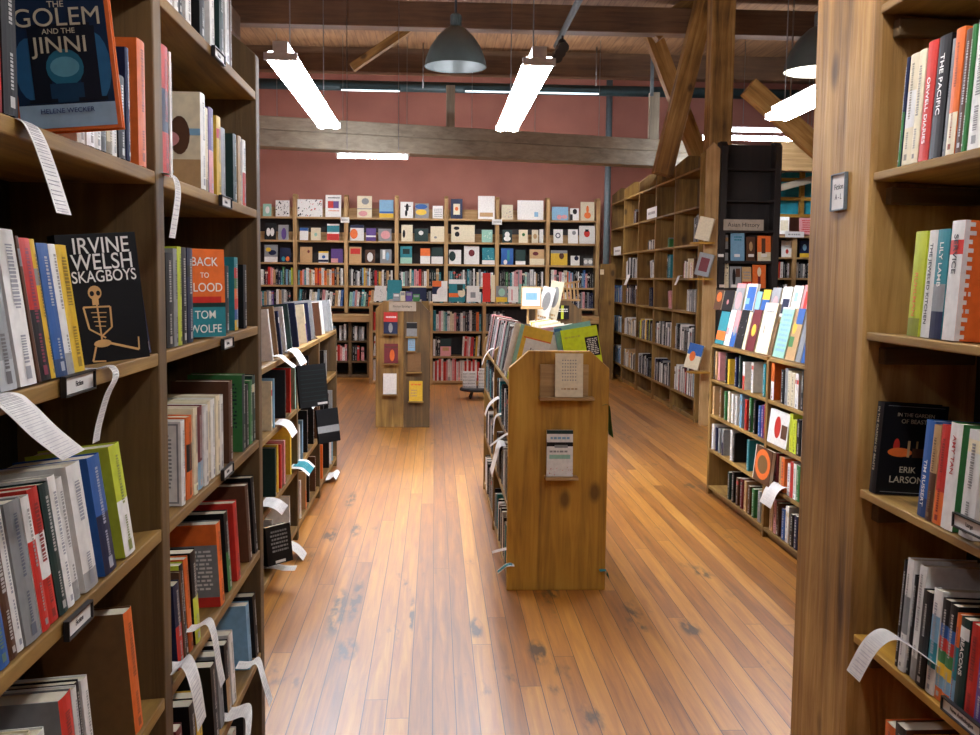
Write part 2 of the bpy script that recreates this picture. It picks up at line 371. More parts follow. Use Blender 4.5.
# short posts standing on the beam
def spost(px0, px1, yt, yb, Y, label):
    a = PY(px0, yb, Y); b = PY(px1, yt, Y)
    m = MB(); m.box((a.x, Y-.06, zb+.361), (b.x, Y+.06, b.z)); o = m.build('short_post', GRY['Z'], bevel=.004)
    recenter(o, ((a.x+b.x)/2, Y, zb+.361)); tag(o, label, 'post')
spost(446, 455, 86, 124, 13.35, 'short pale post standing on the glued beam behind the grey bell lamp')
spost(648.5, 659, 93, 134, 14.05, 'short pale post standing on the glued beam near the cross braces')
pa = PY(653, 40, 13.9); pipe((pa.x, 13.9, PY(653, 96, 13.9).z), (pa.x, 13.9, ZC), .025, M_DUCT, 'short grey pipe above the post near the cross braces')
# truss posts and braces
a = PY(708.5, 60, 11.45); b = PY(731.5, 60, 11.45)
m = MB(); m.box((a.x, 11.33, 0), (b.x, 11.57, ZC)); o = m.build('timber_column', TIM['Z'], bevel=.012); recenter(o, ((a.x+b.x)/2, 11.45, 0)); tag(o, 'square timber column rising behind the dark bookcase to the ceiling', 'column')
def brace(p0, p1, Y, w, t, label):
    a = PY(*p0, Y); b = PY(*p1, Y); o = bar(a, b, w, t, TIM['Z'], 'diagonal_brace', up=(0, 1, 0)); tag(o, label, 'brace')
brace((650, 28), (700, 160), 12.6, .20, .16, 'diagonal timber brace sloping down to the tall half-empty bookcase')
brace((705, 0), (662, 175), 11.98, .22, .2, 'thick diagonal timber brace crossing in front of another brace')
brace((652, 34), (706, -6), 12.3, .22, .18, 'short timber brace rising to the square column at the ceiling')
brace((352, 68), (428, 16), 12.9, .1, .14, 'lone diagonal brace between the first tube light and the grey bell lamp')
brace((748, 87), (822, 152), 10.2, .2, .12, 'angled brown timber behind the tube light near the lit bell lamp')
# dark track with spot heads
tr = empty('track_light', PY(560, 50, 13.0), 'dark ceiling track with small spot heads, beyond the second tube light', 'light')
p0 = PY(556, 50, 13.0); p1 = PY(586, -8, 8.7)
def local(mb, root): return mb
m = MB(); m.tube(Vector((0, 0, .05))+p0-tr.location, Vector((0, 0, .05))+p1-tr.location, .035, 8); m.build('track', M_PIPE, tr)
for k in range(3):
    q = p0.lerp(p1, .04+.13*k)-tr.location
    m = MB(); m.tube(q+Vector((0, 0, .05)), q+Vector((0, 0, -.06)), .014, 8); m.tube(q+Vector((0, .06, -.05)), q+Vector((0, -.1, -.14)), .05, 12, r2=.065); m.build('spot_head', M_BLACK, tr)
# ------------------------------------------------------------------ lamps
def tube_light(X, Y0, Y1, Z, label, group=None, along='Y', w=.15, mat=None, hang=None):
    mat = mat or M_TUBE; L_ = Y1-Y0
    r = empty('fluorescent_light', (X, Y0, Z) if along == 'Y' else (Y0, X, Z), label, 'light', group)
    def T(u, v, z): return (v, u, z) if along == 'Y' else (u, v, z)
    m = MB(); hh = .095 if w >= .15 else .06; c = [(-w*.2, .036), (-w*.2, hh), (w*.2, hh), (w*.2, .036)]
    m.prism([(p, q) for p, q in c], 1 if along == 'Y' else 0, 0, L_); m.build('housing', M_HOUS, r)
    for s in (-1, 1):
        m = MB(); m.tube(T(.03, s*w*.27, .018), T(L_-.03, s*w*.27, .018), .0155 if w < .2 else .03, 10); o = m.build('tube', mat, r)
    for u in (.006, L_-.03):
        m = MB(); a = T(u, -w*.45, -.004); b = T(u+.02, w*.45, .036); m.box(a, b); m.build('end_cap', M_HOUS, r)
    for u in (L_*.15, L_*.85):
        m = MB(); m.tube(T(u, 0, .1), T(u, 0, ZC-.001-Z if hang is None else hang), .004, 6); m.build('hanger_wire', M_WIRE, r)
    return r
ZF = 2.72
def tl(pn, pf, label, Z=ZF, w=.17):
    n = PZ(*pn, Z); f = PZ(*pf, Z); tube_light((n.x+f.x)/2, n.y, f.y, Z, label, w=w)
tl((284.5, 59), (326, 128), 'bright hanging tube light nearest the slip-hung bookcases', w=.2)
tl((533.5, 64), (511, 131), 'bright hanging tube light over the centre display unit', w=.2)
tl((832, 90), (783, 120), 'bright tube light behind the big timber post', w=.2)
for X in (-.84, .56, 2.45):
    if X > 0: tube_light(X, .6, 3.0, ZF, 'hanging tube light above and before the aisle', 'tube lights out of the picture', mat=M_TUBE3)
    tube_light(X, -2.4, 0.0, ZF, 'hanging tube light above and before the aisle', 'tube lights out of the picture', mat=M_TUBE2)
a = PY(336, 158, 11.7); b = PY(409.5, 160, 11.7)
tube_light(11.7, a.x, b.x, a.z, 'small bright tube light under the glued beam, above the back wall books', along='X', w=.06)
def backstrip(i, X):
    tube_light(14.3, X, X+1.3, 3.38, 'tube light over the back wall bookcase, behind the glued beam', 'tube lights behind the glued beam', along='X', w=.15, mat=M_TUBE4)
for i, X in enumerate((-2.4, -.6, 1.2)): backstrip(i, X)
a = PY(700, 139.5, 12.9); b = PY(826, 140.5, 12.9)
tube_light(12.9, a.x, b.x, a.z, 'lower long tube light above the pale soffit board', along='X', w=.13)
a = PY(728, 131.5, 13.4); b = PY(826, 132, 13.4)
tube_light(13.4, a.x, b.x, a.z, 'upper long tube light beyond the lower one above the soffit', along='X', w=.1, mat=M_TUBE2)
def bell(px, py, wpx, Y, label, lit):
    c = PY(px, py, Y); R = wpx/2*Y/1000
    r = empty('pendant_lamp', c, label, 'lamp')
    m = MB(); pr = [(R, 0), (R*.99, .012), (R*.95, R*.3), (R*.82, R*.72), (R*.58, R*1.15), (R*.32, R*1.45), (R*.17, R*1.55), (R*.16, R*1.56)]
    pr = [(a_, b_*.82) for a_, b_ in pr]; m.lathe(pr, (0, 0, 0)); o = m.build('shade', M_SHADE, r); [setattr(p, 'use_smooth', True) for p in o.data.polygons]
    m = MB(); m.lathe([(R*.975, .004), (R*.93, R*.24), (R*.8, R*.57), (R*.56, R*.93), (R*.3, R*1.15), (0.001, R*1.16)], (0, 0, 0)); o = m.build('reflector', M_HOUS if lit else M_SHIN, r); [setattr(p, 'use_smooth', True) for p in o.data.polygons]
    m = MB(); m.lathe([(0, R*1.65), (R*.14, R*1.65), (R*.18, R*1.6), (R*.18, R*1.22), (0, R*1.22)], (0, 0, 0), 16); m.build('socket', M_SHADE, r)
    m = MB(); m.tube((0, 0, R*1.6), (0, 0, ZC-.005-c.z), .009, 8); m.build('cord', M_BLACK, r)
    m = MB(); m.lathe([(0, R*.25), (R*.25, R*.32), (R*.36, R*.55), (R*.25, R*.8), (R*.12, R*1.1)], (0, 0, 0), 16); o = m.build('bulb', M_LAMP if lit else M_SHIN, r); [setattr(p, 'use_smooth', True) for p in o.data.polygons]
bell(455.5, 67, 61, 7.4, 'unlit grey bell pendant lamp between the two bright tube lights', False)
bell(819, 72, 70, 8.4, 'lit bell pendant lamp half hidden behind the big timber post', True)
# ------------------------------------------------------------------ records: every book is collected first, the largest in view are built apart
REC = []      # dicts
def est(o_pts):
    xs = []; ys = []
    for p in o_pts:
        c = R_w2c @ (Vector(p)-CAMP)
        if c.z > -.1: return 0
        xs.append(CX+F*c.x/-c.z); ys.append(CY-F*c.y/-c.z)
    x0, x1 = max(0, min(xs)), min(980, max(xs)); y0, y1 = max(0, min(ys)), min(735, max(ys))
    return max(0, x1-x0)*max(0, y1-y0)
FINE = [1.0]
def spine_marks(mb, w, h, rnd, base, mcol):
    """title lines, author lines and a publisher's mark printed on the spine"""
    y = -.0006
    if w < .012: return
    tw = w*rnd.uniform(.24, .44); mcol = tuple(b_*.4+m_*.6 for b_, m_ in zip(base, mcol)); z = h*rnd.uniform(.86, .93); end = h*rnd.uniform(.38, .55)
    while z > end:
        l = rnd.uniform(.0016, .0048)*FINE[0]; a = tw*rnd.uniform(.7, 1)
        mb.quad([(-a/2, y, z-l), (a/2, y, z-l), (a/2, y, z), (-a/2, y, z)], mcol); z -= l+.0018*FINE[0]
    z = h*rnd.uniform(.28, .36); tw *= .7
    while z > h*.14:
        l = rnd.uniform(.0016, .004)*FINE[0]
        mb.quad([(-tw/2, y, z-l), (tw/2, y, z-l), (tw/2, y, z), (-tw/2, y, z)], mcol); z -= l+.0018*FINE[0]
    s = w*.16; mb.quad([(-s, y, h*.04), (s, y, h*.04), (s, y, h*.04+2*s), (-s, y, h*.04+2*s)], mcol)
def art_quads(mb, art, x0, x1, z0, z1, y, rnd):
    """flat printing on a cover facing -y"""
    W = x1-x0; Hh = z1-z0; k = 0
    for a in art:
        k += 1; yy = y-.00022*k
        s, u0, v0, u1, v1, c = a[:6]
        if s != 'b': c = colr(c) if isinstance(c, str) else c
        X0, X1, Z0, Z1 = x0+u0*W, x0+u1*W, z0+v0*Hh, z0+v1*Hh
        if s == 'r': mb.quad([(X0, yy, Z0), (X1, yy, Z0), (X1, yy, Z1), (X0, yy, Z1)], c)
        elif s == 'e':
            n = 18; mb.quad([((X0+X1)/2+(X1-X0)/2*math.cos(2*math.pi*i/n), yy, (Z0+Z1)/2+(Z1-Z0)/2*math.sin(2*math.pi*i/n)) for i in range(n)], c)
        elif s == 'b':       # a thin bar between two points
            (s, u0, v0, u1, v1, th, c) = a; c = colr(c) if isinstance(c, str) else c
            p = Vector((x0+u0*W, z0+v0*Hh)); q = Vector((x0+u1*W, z0+v1*Hh)); n_ = (q-p).normalized(); n_ = Vector((-n_.y, n_.x))*th*W/2
            mb.quad([(p.x-n_.x, yy, p.y-n_.y), (q.x-n_.x, yy, q.y-n_.y), (q.x+n_.x, yy, q.y+n_.y), (p.x+n_.x, yy, p.y+n_.y)], c)
        elif s == 't':       # rows of small print
            rows = a[6] if len(a) > 6 else 2; rh = (Z1-Z0)/rows
            for r in range(rows):
                x = X0+(X1-X0)*rnd.uniform(0, .12)
                while x < X1-.004:
                    l = min(rnd.uniform(.006, .02), X1-x); zz = Z0+r*rh
                    mb.quad([(x, yy, zz+rh*.25), (x+l, yy, zz+rh*.25), (x+l, yy, zz+rh*.75), (x, yy, zz+rh*.75)], c); x += l+.004
        elif s == 'd':       # scattered small motifs
            for q in range(a[6]):
                cx = rnd.uniform(X0, X1); cz = rnd.uniform(Z0, Z1); rr = rnd.uniform(.2, 1)*min(X1-X0, Z1-Z0)*.07; cc = colr(rnd.choice(a[7])) if len(a) > 7 else c
                cx = min(max(cx, x0+rr), x1-rr); cz = min(max(cz, z0+rr), z1-rr); sk = rnd.uniform(-rr*.5, rr*.5)
                mb.quad([(cx-rr, yy, cz-rr*.5), (cx+sk, yy, cz-rr), (cx+rr, yy, cz+rr*.4), (cx-sk, yy, cz+rr)], cc)
        elif s == 'g':       # grid of dots
            nx, nz = a[6], a[7]; rr = min((X1-X0)/nx, (Z1-Z0)/nz)*.28
            for i in range(nx):
                for j in range(nz):
                    cx = X0+(X1-X0)*(i+.5)/nx; cz = Z0+(Z1-Z0)*(j+.5)/nz
                    mb.quad([(cx+rr*math.cos(t*math.pi/3), yy, cz+rr*math.sin(t*math.pi/3)) for t in range(6)], c)
def book_mesh(r, mb, pg, M):
    """cover geometry into mb and page block into pg, transformed by M; spine faces -y"""
    rnd = random.Random(r['seed']); w, h, d = r['w'], r['h'], r['d']
    b = MB(); base = colr(r['c'], .12, rnd); cov = colr(r['cc'] or r['c'], .08, rnd); t = .0022
    if r['face']:
        b.box((-w/2, 0, 0), (w/2, .0025, h), base); b.box((-w/2, d-.0025, 0), (w/2, d, h), cov); b.box((-w/2, .0025, 0), (-w/2+.003, d-.0025, h), base)
        art_quads(b, r['art'], -w/2, w/2, 0, h, 0, rnd)
        p = MB(); p.box((-w/2+.003, .003, .003), (w/2-.003, d-.003, h-.003), lin((222, 212, 188)))
    else:
        b.box((-w/2, 0, 0), (-w/2+t, d, h), cov); b.box((w/2-t, 0, 0), (w/2, d, h), cov)
        # spine, slightly rounded, in coloured bands
        k = 5 if w > .014 else 3
        arc = [(-w/2+w*i/(k-1), -.0022*math.sin(math.pi*i/(k-1))*min(1, w/.02)) for i in range(k)]
        bands = r['bands']; zs = [0]; cs = []
        if bands:
            z = 0
            for f, c in bands: z += f*h; zs.append(min(z, h)); cs.append(colr(c, .05, rnd))
            if zs[-1] < h-1e-4: zs.append(h); cs.append(base)
        else:
            st = rnd.random(); 
            if st < .3: q = rnd.uniform(.1, .2); kf = rnd.choice((.45, 1.5)); c2 = tuple(min(1, v*kf+.01) for v in base); zs += [q*h, h]; cs += [c2, base]
            elif st < .45: q = rnd.uniform(.6, .8); c2 = colr(rnd.choice('WCKER'), .1, rnd); zs += [q*h, h*(q+.12), h]; cs += [base, c2, base]
            else: zs.append(h); cs.append(base)
        for i in range(len(zs)-1):
            for j in range(k-1):
                b.quad([(arc[j][0], arc[j][1], zs[i]), (arc[j+1][0], arc[j+1][1], zs[i]), (arc[j+1][0], arc[j+1][1], zs[i+1]), (arc[j][0], arc[j][1], zs[i+1])], cs[i])
        if not r.get('txt'):
            lum = sum(base)/3; mc = (.75, .73, .68) if lum < .18 else lin(rnd.choice([(30, 30, 34), (60, 40, 36), (30, 50, 90)]))
            bb = MB(); spine_marks(bb, w, h, rnd, base, mc)
            for q in bb.v: pass
            n = len(b.v); b.v += [(x, y-.0022, z) for x, y, z in bb.v]; b.f += [tuple(n+i for i in f) for f in bb.f]; b.c += bb.c; b.m += bb.m
        if r.get('back'):   # printing on the side cover turned to the aisle
            s = r['back']; q = MB(); art_quads(q, r['art'], 0, d, 0, h, 0, rnd)
            n = len(b.v)
            for x, y, z in q.v: b.v.append((w/2-y+.0003, x, z) if s > 0 else (-w/2+y-.0003, d-x, z))
            b.f += [tuple(n+i for i in f) for f in q.f]; b.c += q.c; b.m += q.m
        p = MB(); p.box((-w/2+t, .002, .003), (w/2-t, d-.004, h-.003), lin((222, 212, 188)))
    for src, dst in ((b, mb), (p, pg)):
        n = len(dst.v); dst.v += [tuple(M @ Vector(v)) for v in src.v]; dst.f += [tuple(n+i for i in f) for f in src.f]; dst.c += src.c; dst.m += [dst_mi(dst)]*len(src.f)
def dst_mi(d): return getattr(d, 'mi', 0)
YAW = {'L': math.pi/2, 'R': -math.pi/2, 'F': 0}
def add(side, run, front, z, w, h, d, c, row, cc=None, bands=None, tilt=0, lean=0, yaw=None, face=False, art=(), txt=None, back=0, extra=None, tags=None, label=None):
    """one book: run = coordinate along the shelf, front = X (or Y) of the spine plane"""
    if side in 'LR': pos = Vector((front, run, z))
    else: pos = Vector((run, front, z))
    ya = YAW[side] if yaw is None else yaw
    M = Matrix.Translation(pos+Vector((0, 0, w/2*abs(math.sin(lean))+.001+(d*math.sin(tilt) if face else 0)))) @ Matrix.Rotation(ya, 4, 'Z') @ Matrix.Rotation(-tilt, 4, 'X') @ Matrix.Rotation(lean, 4, 'Y')
    r = dict(side=side, run=run, M=M, w=w, h=h, d=d, c=c, cc=cc, bands=bands, face=face, art=art, txt=txt, back=back, row=row, seed=random.random(), extra=extra or [], lean=lean, label=label)
    pts = [M @ Vector((x, y, zz)) for x in (-w/2, w/2) for y in ((0, d*.3) if not face else (0,)) for zz in (0, h)]
    r['est'] = est(pts); REC.append(r); return r
TOK = re.compile(r'(_|[A-Z])([\d.]+)(?:/([\d.]+))?(?::([A-Z]+))?(?:=([A-Z]))?(?:\*(\w+))?')
SPECIAL = {}
def prow(side, front, z, start, spec, row, h=(.2, .23), tilt=0, tmax=.05, d=.155, lo=None, hi=None, lean=0):
    """a row measured in the photo: tokens of colour and width at the shelf line"""
    px = start
    for t in spec.split():
        g = TOK.match(t); k, wpx = g.group(1), float(g.group(2))
        a, b = px, px+wpx; px = b
        if k == '_': continue
        if side == 'F': ya, yb = PY(a, 300, front).x, PY(b, 300, front).x
        else: ya, yb = depth_at(a, front, z), depth_at(b, front, z)
        n, f = min(ya, yb), max(ya, yb)
        if lo is not None and n < lo: n = lo
        if hi is not None and f > hi: f = hi
        if f-n < .008: continue
        w = min(f-n-.0015, tmax)
        run = f-w/2-.0007 if side != 'F' else (n+f)/2
        hh = float(g.group(3)) if g.group(3) else random.uniform(*h)
        bands = None
        if g.group(4):
            cs = g.group(4); bands = [(1/(len(cs)+1), c) for c in cs]+[(1/(len(cs)+1), k)]
        sp = SPECIAL.get(g.group(6) or '', {})
        add(side, run, front+random.uniform(0, .006)*(-1 if side == 'L' else 1), z, w, hh, min(d, hh*.72), k, row, cc=g.group(5), bands=bands, tilt=tilt, lean=lean+random.uniform(-.004, .004), **sp)
def fill(side, front, z, a, b, pal, row, h=(.2, .25), t=(.018, .04), tilt=0, d=.155, gapp=.0, lean=0, rnd=None):
    rnd = random.Random(str(row)+str(a)); x = a+.004; i = 0
    while True:
        w = rnd.uniform(*t)
        if x+w > b-.004: break
        k = pal[i % len(pal)] if rnd.random() < .75 else rnd.choice(pal); i += 1
        if k != '_':
            hh = rnd.uniform(*h); ln = lean*rnd.uniform(.8, 1.0) if lean else 0
            add(side, x+w/2, front+rnd.uniform(0, .01)*(-1 if side == 'L' else 1), z, w-.0015, hh, min(d, hh*.72), k, row, tilt=tilt, lean=ln)
            if lean: x += .004
        x += w+(rnd.random() < gapp)*rnd.uniform(.02, .08)
def faceout(side, px0, px1, z, h, c, row, front=None, art=(), d=.02, tilt=.12, yaw=None, cc=None, label=None, txt=None, w=None, extra=None):
    if side == 'F': a, b = PY(px0, 300, front).x, PY(px1, 300, front).x
    else:
        a, b = depth_at(px0, front, z), depth_at(px1, front, z)
    a, b = min(a, b), max(a, b)
    return add(side, (a+b)/2, front, z, (b-a)*.97 if w is None else w, h, d, c, row, face=True, art=art, tilt=tilt, yaw=yaw, cc=cc, label=label, txt=txt, extra=extra)
# ------------------------------------------------------------------ bookcases
def bookcase(label, side, front, bays, levels, zt, depth, mats, up=.05, bt=.022, chamfer=.1, back=None, ends=None, z0=0, base=True, slant=0, ebevel=.003, btop=None):
    root = empty('bookcase', (0, 0, 0), label, 'bookcase')
    if side == 'L': mp = lambda u, v: (front-v, u); ox = (front, bays[0])
    elif side == 'R': mp = lambda u, v: (front+v, u); ox = (front, bays[0])
    else: mp = lambda u, v: (u, front+v); ox = (bays[0], front)
    root.location = (*ox, z0)
    g = 'X' if side == 'F' else 'Y'
    def bx(u0, u1, v0, v1, za, zb, name, mt):
        a = mp(u0, v0); b = mp(u1, v1); m = MB()
        m.box((min(a[0], b[0])-ox[0], min(a[1], b[1])-ox[1], za-z0), (max(a[0], b[0])-ox[0], max(a[1], b[1])-ox[1], zb-z0))
        return m.build(name, mt, root, bevel=ebevel)
    def panel(u, w, name='upright'):
        poly = [(0, z0), (depth, z0), (depth, zt), (chamfer, zt), (0, zt-chamfer*.85)]
        m = MB(); n = 0; u0, u1 = u-w/2, u+w/2
        P = []
        for uu in (u0, u1):
            for v, z in poly: q = mp(uu, v); P.append((q[0]-ox[0], q[1]-ox[1], z-z0))
        k = len(poly); m.v = P; m.f = [tuple(range(k)), tuple(reversed(range(k, 2*k)))]+[(i, k+i, k+(i+1) % k, (i+1) % k) for i in range(k)]
        if True:
            m.c = [(1, 1, 1)]*len(m.f); m.m = [0]*len(m.f)
        o = m.build(name, mats['Z'], root)
        import bmesh
        bm = bmesh.new(); bm.from_mesh(o.data); bmesh.ops.recalc_face_normals(bm, faces=bm.faces); bm.to_mesh(o.data); bm.free()
        md = o.modifiers.new('b', 'BEVEL'); md.width = ebevel; md.segments = 2; md.limit_method = 'ANGLE'
        return o
    for u in bays: panel(u, up)
    for i in range(len(bays)-1):
        for z in levels:
            sl = slant
            if isinstance(z, tuple): z, only, sl = z
            else: only = None
            if only is not None and i not in only: continue
            u0, u1 = bays[i]+up/2, bays[i+1]-up/2; v0, v1 = .001, depth-.02
            dz = -math.tan(sl)*(v1-v0)
            P = []
            for zz in (z-bt, z):
                for (u, v) in ((u0, v0), (u1, v0), (u1, v1), (u0, v1)):
                    q = mp(u, v); P.append((q[0]-ox[0], q[1]-ox[1], zz+(dz if v == v1 else 0)-z0))
            if side != 'F':   # keep outward winding
                P = [P[i_] for i_ in (3, 2, 1, 0, 7, 6, 5, 4)] if side == 'R' else P
            m = MB(); m.hexa(P); o = m.build('shelf_board', mats[g], root, bevel=ebevel)
    bm_ = back or DRK  # default backs are near-black, the shade of deep shelves put into their colour
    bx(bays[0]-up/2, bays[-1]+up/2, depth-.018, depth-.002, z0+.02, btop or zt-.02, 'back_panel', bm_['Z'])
    if base: bx(bays[0]+up/2+.001, bays[-1]-up/2-.001, .03, .05, z0, z0+.05, 'plinth', mats[g])
    return root
SH = [2.112, 1.754, 1.395, 1.037, .683, .347, .06]
d0 = depth_at(162, -.55, 1.5); d1 = depth_at(259.5, -.55, 1.5)
L1 = bookcase('tall slip-hung bookcase along the near aisle, two crowded bays', 'L', -.55, [d0-1.12, d0, d1], [SH[0], SH[1], (SH[2], (0,), .13), (SH[2], (1,), 0), (SH[3], (0,), .13), (SH[3], (1,), 0), (SH[4], (0,), .08), (SH[4], (1,), .05), (SH[5], (0,), 0), (SH[5], (1,), .05), SH[6]], 2.36, .30, {'X': OAK['X'], 'Y': OAK['Y'], 'Z': UMB['Z']}, up=.058, bt=.026, chamfer=.16)  # uprights darker than the boards: shade of the bays put into their colour
# ---- near tall bookcase, bay by the camera
RA = 'top shelf, near bay, slip-hung bookcase'; RB = 'upper shelf, near bay, slip-hung bookcase'
RC = 'middle shelf, near bay, slip-hung bookcase'; RD = 'lower shelf, near bay, slip-hung bookcase'
lo1, hi1 = d0-1.09, d0-.031
SPECIAL['stk'] = dict()
prow('L', -.556, 1.755, -16, 'R20/.25 K15/.255 _60 W8 W8 W7 E6 C6 W6 K7 N4/.2 O17/.235', RA, h=(.135, .15), tilt=0, lo=lo1, hi=hi1)
prow('L', -.556, 1.396, -20, 'G12 Y10 E17 W20/.215 A3 R12/.205:K Y5/.205 B11/.2 W7/.2 Y11/.2 _58 M8/.17:NN', RB, h=(.2, .215), tilt=.13, lo=lo1, hi=hi1, tmax=.055)
prow('L', -.556, 1.038, -26, 'P16/.19 A9 I12:B A9 W8 E15/.2=E W8:RR R10:RW F9 W7 W7 W16 B17:N L19/.205:W', RC, h=(.195, .21), tilt=.13, lo=lo1, hi=hi1, tmax=.06)
prow('L', -.556, .684, 2, 'K22 C9 C9 C8 W9 R26=E W5 K5 W6 _24 O20/.235=Q', RD, h=(.2, .215), tilt=.08, lo=lo1, hi=hi1, tmax=.05)
prow('L', -.556, .348, 60, 'A20 K30 N20', 'bottom shelf, near bay, slip-hung bookcase', h=(.2, .22), lo=lo1, hi=hi1)
lo2, hi2 = d0+.031, d1-.031
def R2n(s): return s+', second bay, slip-hung bookcase'
prow('L', -.556, 2.113, 164, 'W6 N5:W W4 K5 W9 K14 W8 F11 W5 A3', R2n('highest shelf'), h=(.21, .24), lo=lo2, hi=hi2)
SPECIAL['pic'] = dict(art=[('r', 0, 0, 1, .3, 'D'), ('e', .1, .05, .5, .3, 'P'), ('r', 0, .55, 1, .62, 'S'), ('e', .55, .35, .85, .75, 'A'), ('e', .2, .12, .45, .42, 'B'), ('r', .1, .7, .6, .72, 'S'), ('e', .3, .42, .7, .6, 'P')], back=-1)
prow('L', -.556, 1.755, 165, 'R7/.265:RN W2/.26 _25 W7/.225=C*pic C4/.2 V6/.21:P Y6/.2 E5/.18 F12 D4/.19 W5/.19:R', R2n('top shelf'), h=(.185, .2), lo=lo2, hi=hi2, d=.17)
prow('L', -.556, 1.396, 168, 'K7/.2 E4/.21 L4/.215 K6/.215 N6/.215 _24 D4/.19 K8/.18 T9/.205:YBROGR K8', R2n('upper shelf'), h=(.18, .19), lo=lo2, hi=hi2)
SPECIAL['wb'] = dict(art=[('r', .04, .03, .96, .97, 'E'), ('r', .07, .05, .93, .95, 'W'), ('t', .15, .2, .85, .85, 'E', 14), ('r', .2, .07, .75, .13, 'K')], back=-1)
SPECIAL['gb'] = dict(art=[('t', .1, .3, .9, .9, 'F', 12), ('r', .25, .05, .75, .14, 'W')], back=-1)
prow('L', -.556, 1.038, 170, '_13 W4/.19=W*wb O8/.19:OK C4 M6/.2:SM W4 C4 W4 C4 W5 A8/.225:A _9 F3/.225=G*gb K4 G4 F3 S4/.235', R2n('middle shelf'), h=(.19, .205), lo=lo2, hi=hi2)
SPECIAL['gr'] = dict(art=[('r', 0, .75, 1, 1, 'O'), ('r', 0, 0, 1, .12, 'R'), ('t', .1, .2, .9, .7, 'W', 10)], back=-1)
prow('L', -.556, .684, 172, 'N13/.19:R A2 K4/.215=L O4 K6/.22:L _18 O6/.22=E*gr K9/.22:G R7/.225 A12/.235=A K11/.24', R2n('lower shelf'), h=(.2, .22), tilt=.05, lo=lo2, hi=hi2)
prow('L', -.556, .348, 170, 'E10 M8 K12/.2 Y5 K16/.2 E6 K6:D W5 _4 S12/.2 K10 P5:W', R2n('low shelf'), h=(.19, .21), tilt=.05, lo=lo2, hi=hi2)
prow('L', -.556, .061, 188, 'K12 A10 Y6 K14 W8 K10', R2n('bottom shelf'), h=(.19, .21), lo=lo2, hi=hi2)
# display covers turned to the aisle
def facing(px_c, py_base, X, z, w, h, d, c, yaw, row, art, tilt=.1, lean=0, label=None, extra=None):
    y = depth_at(px_c, X, z)
    return add('L', y, X, z, w, h, d, c, row, face=True, art=art, tilt=tilt, yaw=yaw, lean=lean, label=label, extra=extra)
facing(71, 132, -.55, 1.757, .150, .232, .022, 'O', math.radians(6), RA,
  [('r', .04, .02, .96, 1, lin((14, 38, 66))), ('e', .04, .2, .34, .6, lin((40, 92, 132))), ('e', .66, .18, .96, .62, lin((40, 96, 136))), ('r', .04, .02, .96, .17, lin((150, 176, 196))), ('r', .2, .2, .38, .66, lin((8, 16, 30))), ('r', .66, .2, .84, .66, lin((8, 16, 30))), ('r', .24, .46, .8, .68, lin((8, 16, 30))), ('e', .34, .28, .7, .52, lin((36, 104, 128))), ('e', .38, .34, .66, .47, lin((92, 150, 168))), ('r', .36, .18, .68, .3, lin((20, 54, 82))), ('r', .15, .18, .42, .205, lin((8, 16, 30))), ('r', .62, .18, .9, .205, lin((8, 16, 30)))],
  tilt=.03, lean=-.1, label='blue novel with moonlit arch cover and gold edge facing the aisle',
  extra=[('THE', .013, .5, .80, M_INKG), ('GOLEM', .038, .5, .715, M_INKG), ('AND THE', .011, .5, .63, M_INKG), ('JINNI', .034, .5, .54, M_INKG), ('HELENE WECKER', .010, .5, .125, M_INKB)])
BONE = lin((214, 170, 110))
sk = [('e', .31, .49, .48, .60, BONE), ('r', .35, .45, .43, .52, BONE), ('e', .33, .52, .385, .56, 'K'), ('e', .41, .52, .46, .56, 'K'), ('b', .23, .44, .56, .43, .022, BONE), ('b', .40, .46, .41, .18, .022, BONE),
 ('b', .23, .44, .27, .27, .024, BONE), ('b', .27, .27, .46, .19, .02, BONE), ('b', .56, .43, .55, .27, .024, BONE), ('b', .55, .27, .42, .21, .02, BONE), ('e', .3, .12, .52, .18, BONE), ('b', .48, .15, .86, .07, .028, BONE), ('b', .86, .07, .87, .17, .02, BONE), ('b', .32, .13, .26, .02, .024, BONE), ('b', .26, .02, .42, .01, .02, BONE)]
for k in range(4): sk.append(('b', .31+.01*k, .395-.035*k, .50-.01*k, .385-.035*k, .011, BONE))
facing(112, 365, -.535, 1.398, .135, .212, .03, 'K', math.radians(42), RB, sk, tilt=.06, lean=-.08, label='black novel with skeleton and bold white capitals on its cover',
  extra=[('IRVINE', .037, .53, .90, M_INKW, .88), ('WELSH', .037, .53, .775, M_INKW, .88), ('SKAGBOYS', .027, .53, .665, M_INKW, .82)])
facing(206, 335, -.56, 1.398, .118, .215, .045, 'O', math.radians(48), R2n('upper shelf'), [('r', 0, 0, 1, .37, 'T'), ('r', 0, .34, 1, .39, 'F'), ('r', .2, .39, .9, .46, 'R')], tilt=.02,
  label='orange and teal novel with white capitals, second bay', extra=[('BACK', .030, .5, .85, M_INKW), ('TO', .018, .5, .70, M_INKW), ('BLOOD', .030, .5, .56, M_INKW), ('TOM', .028, .5, .25, M_INKW), ('WOLFE', .028, .5, .09, M_INKW)])
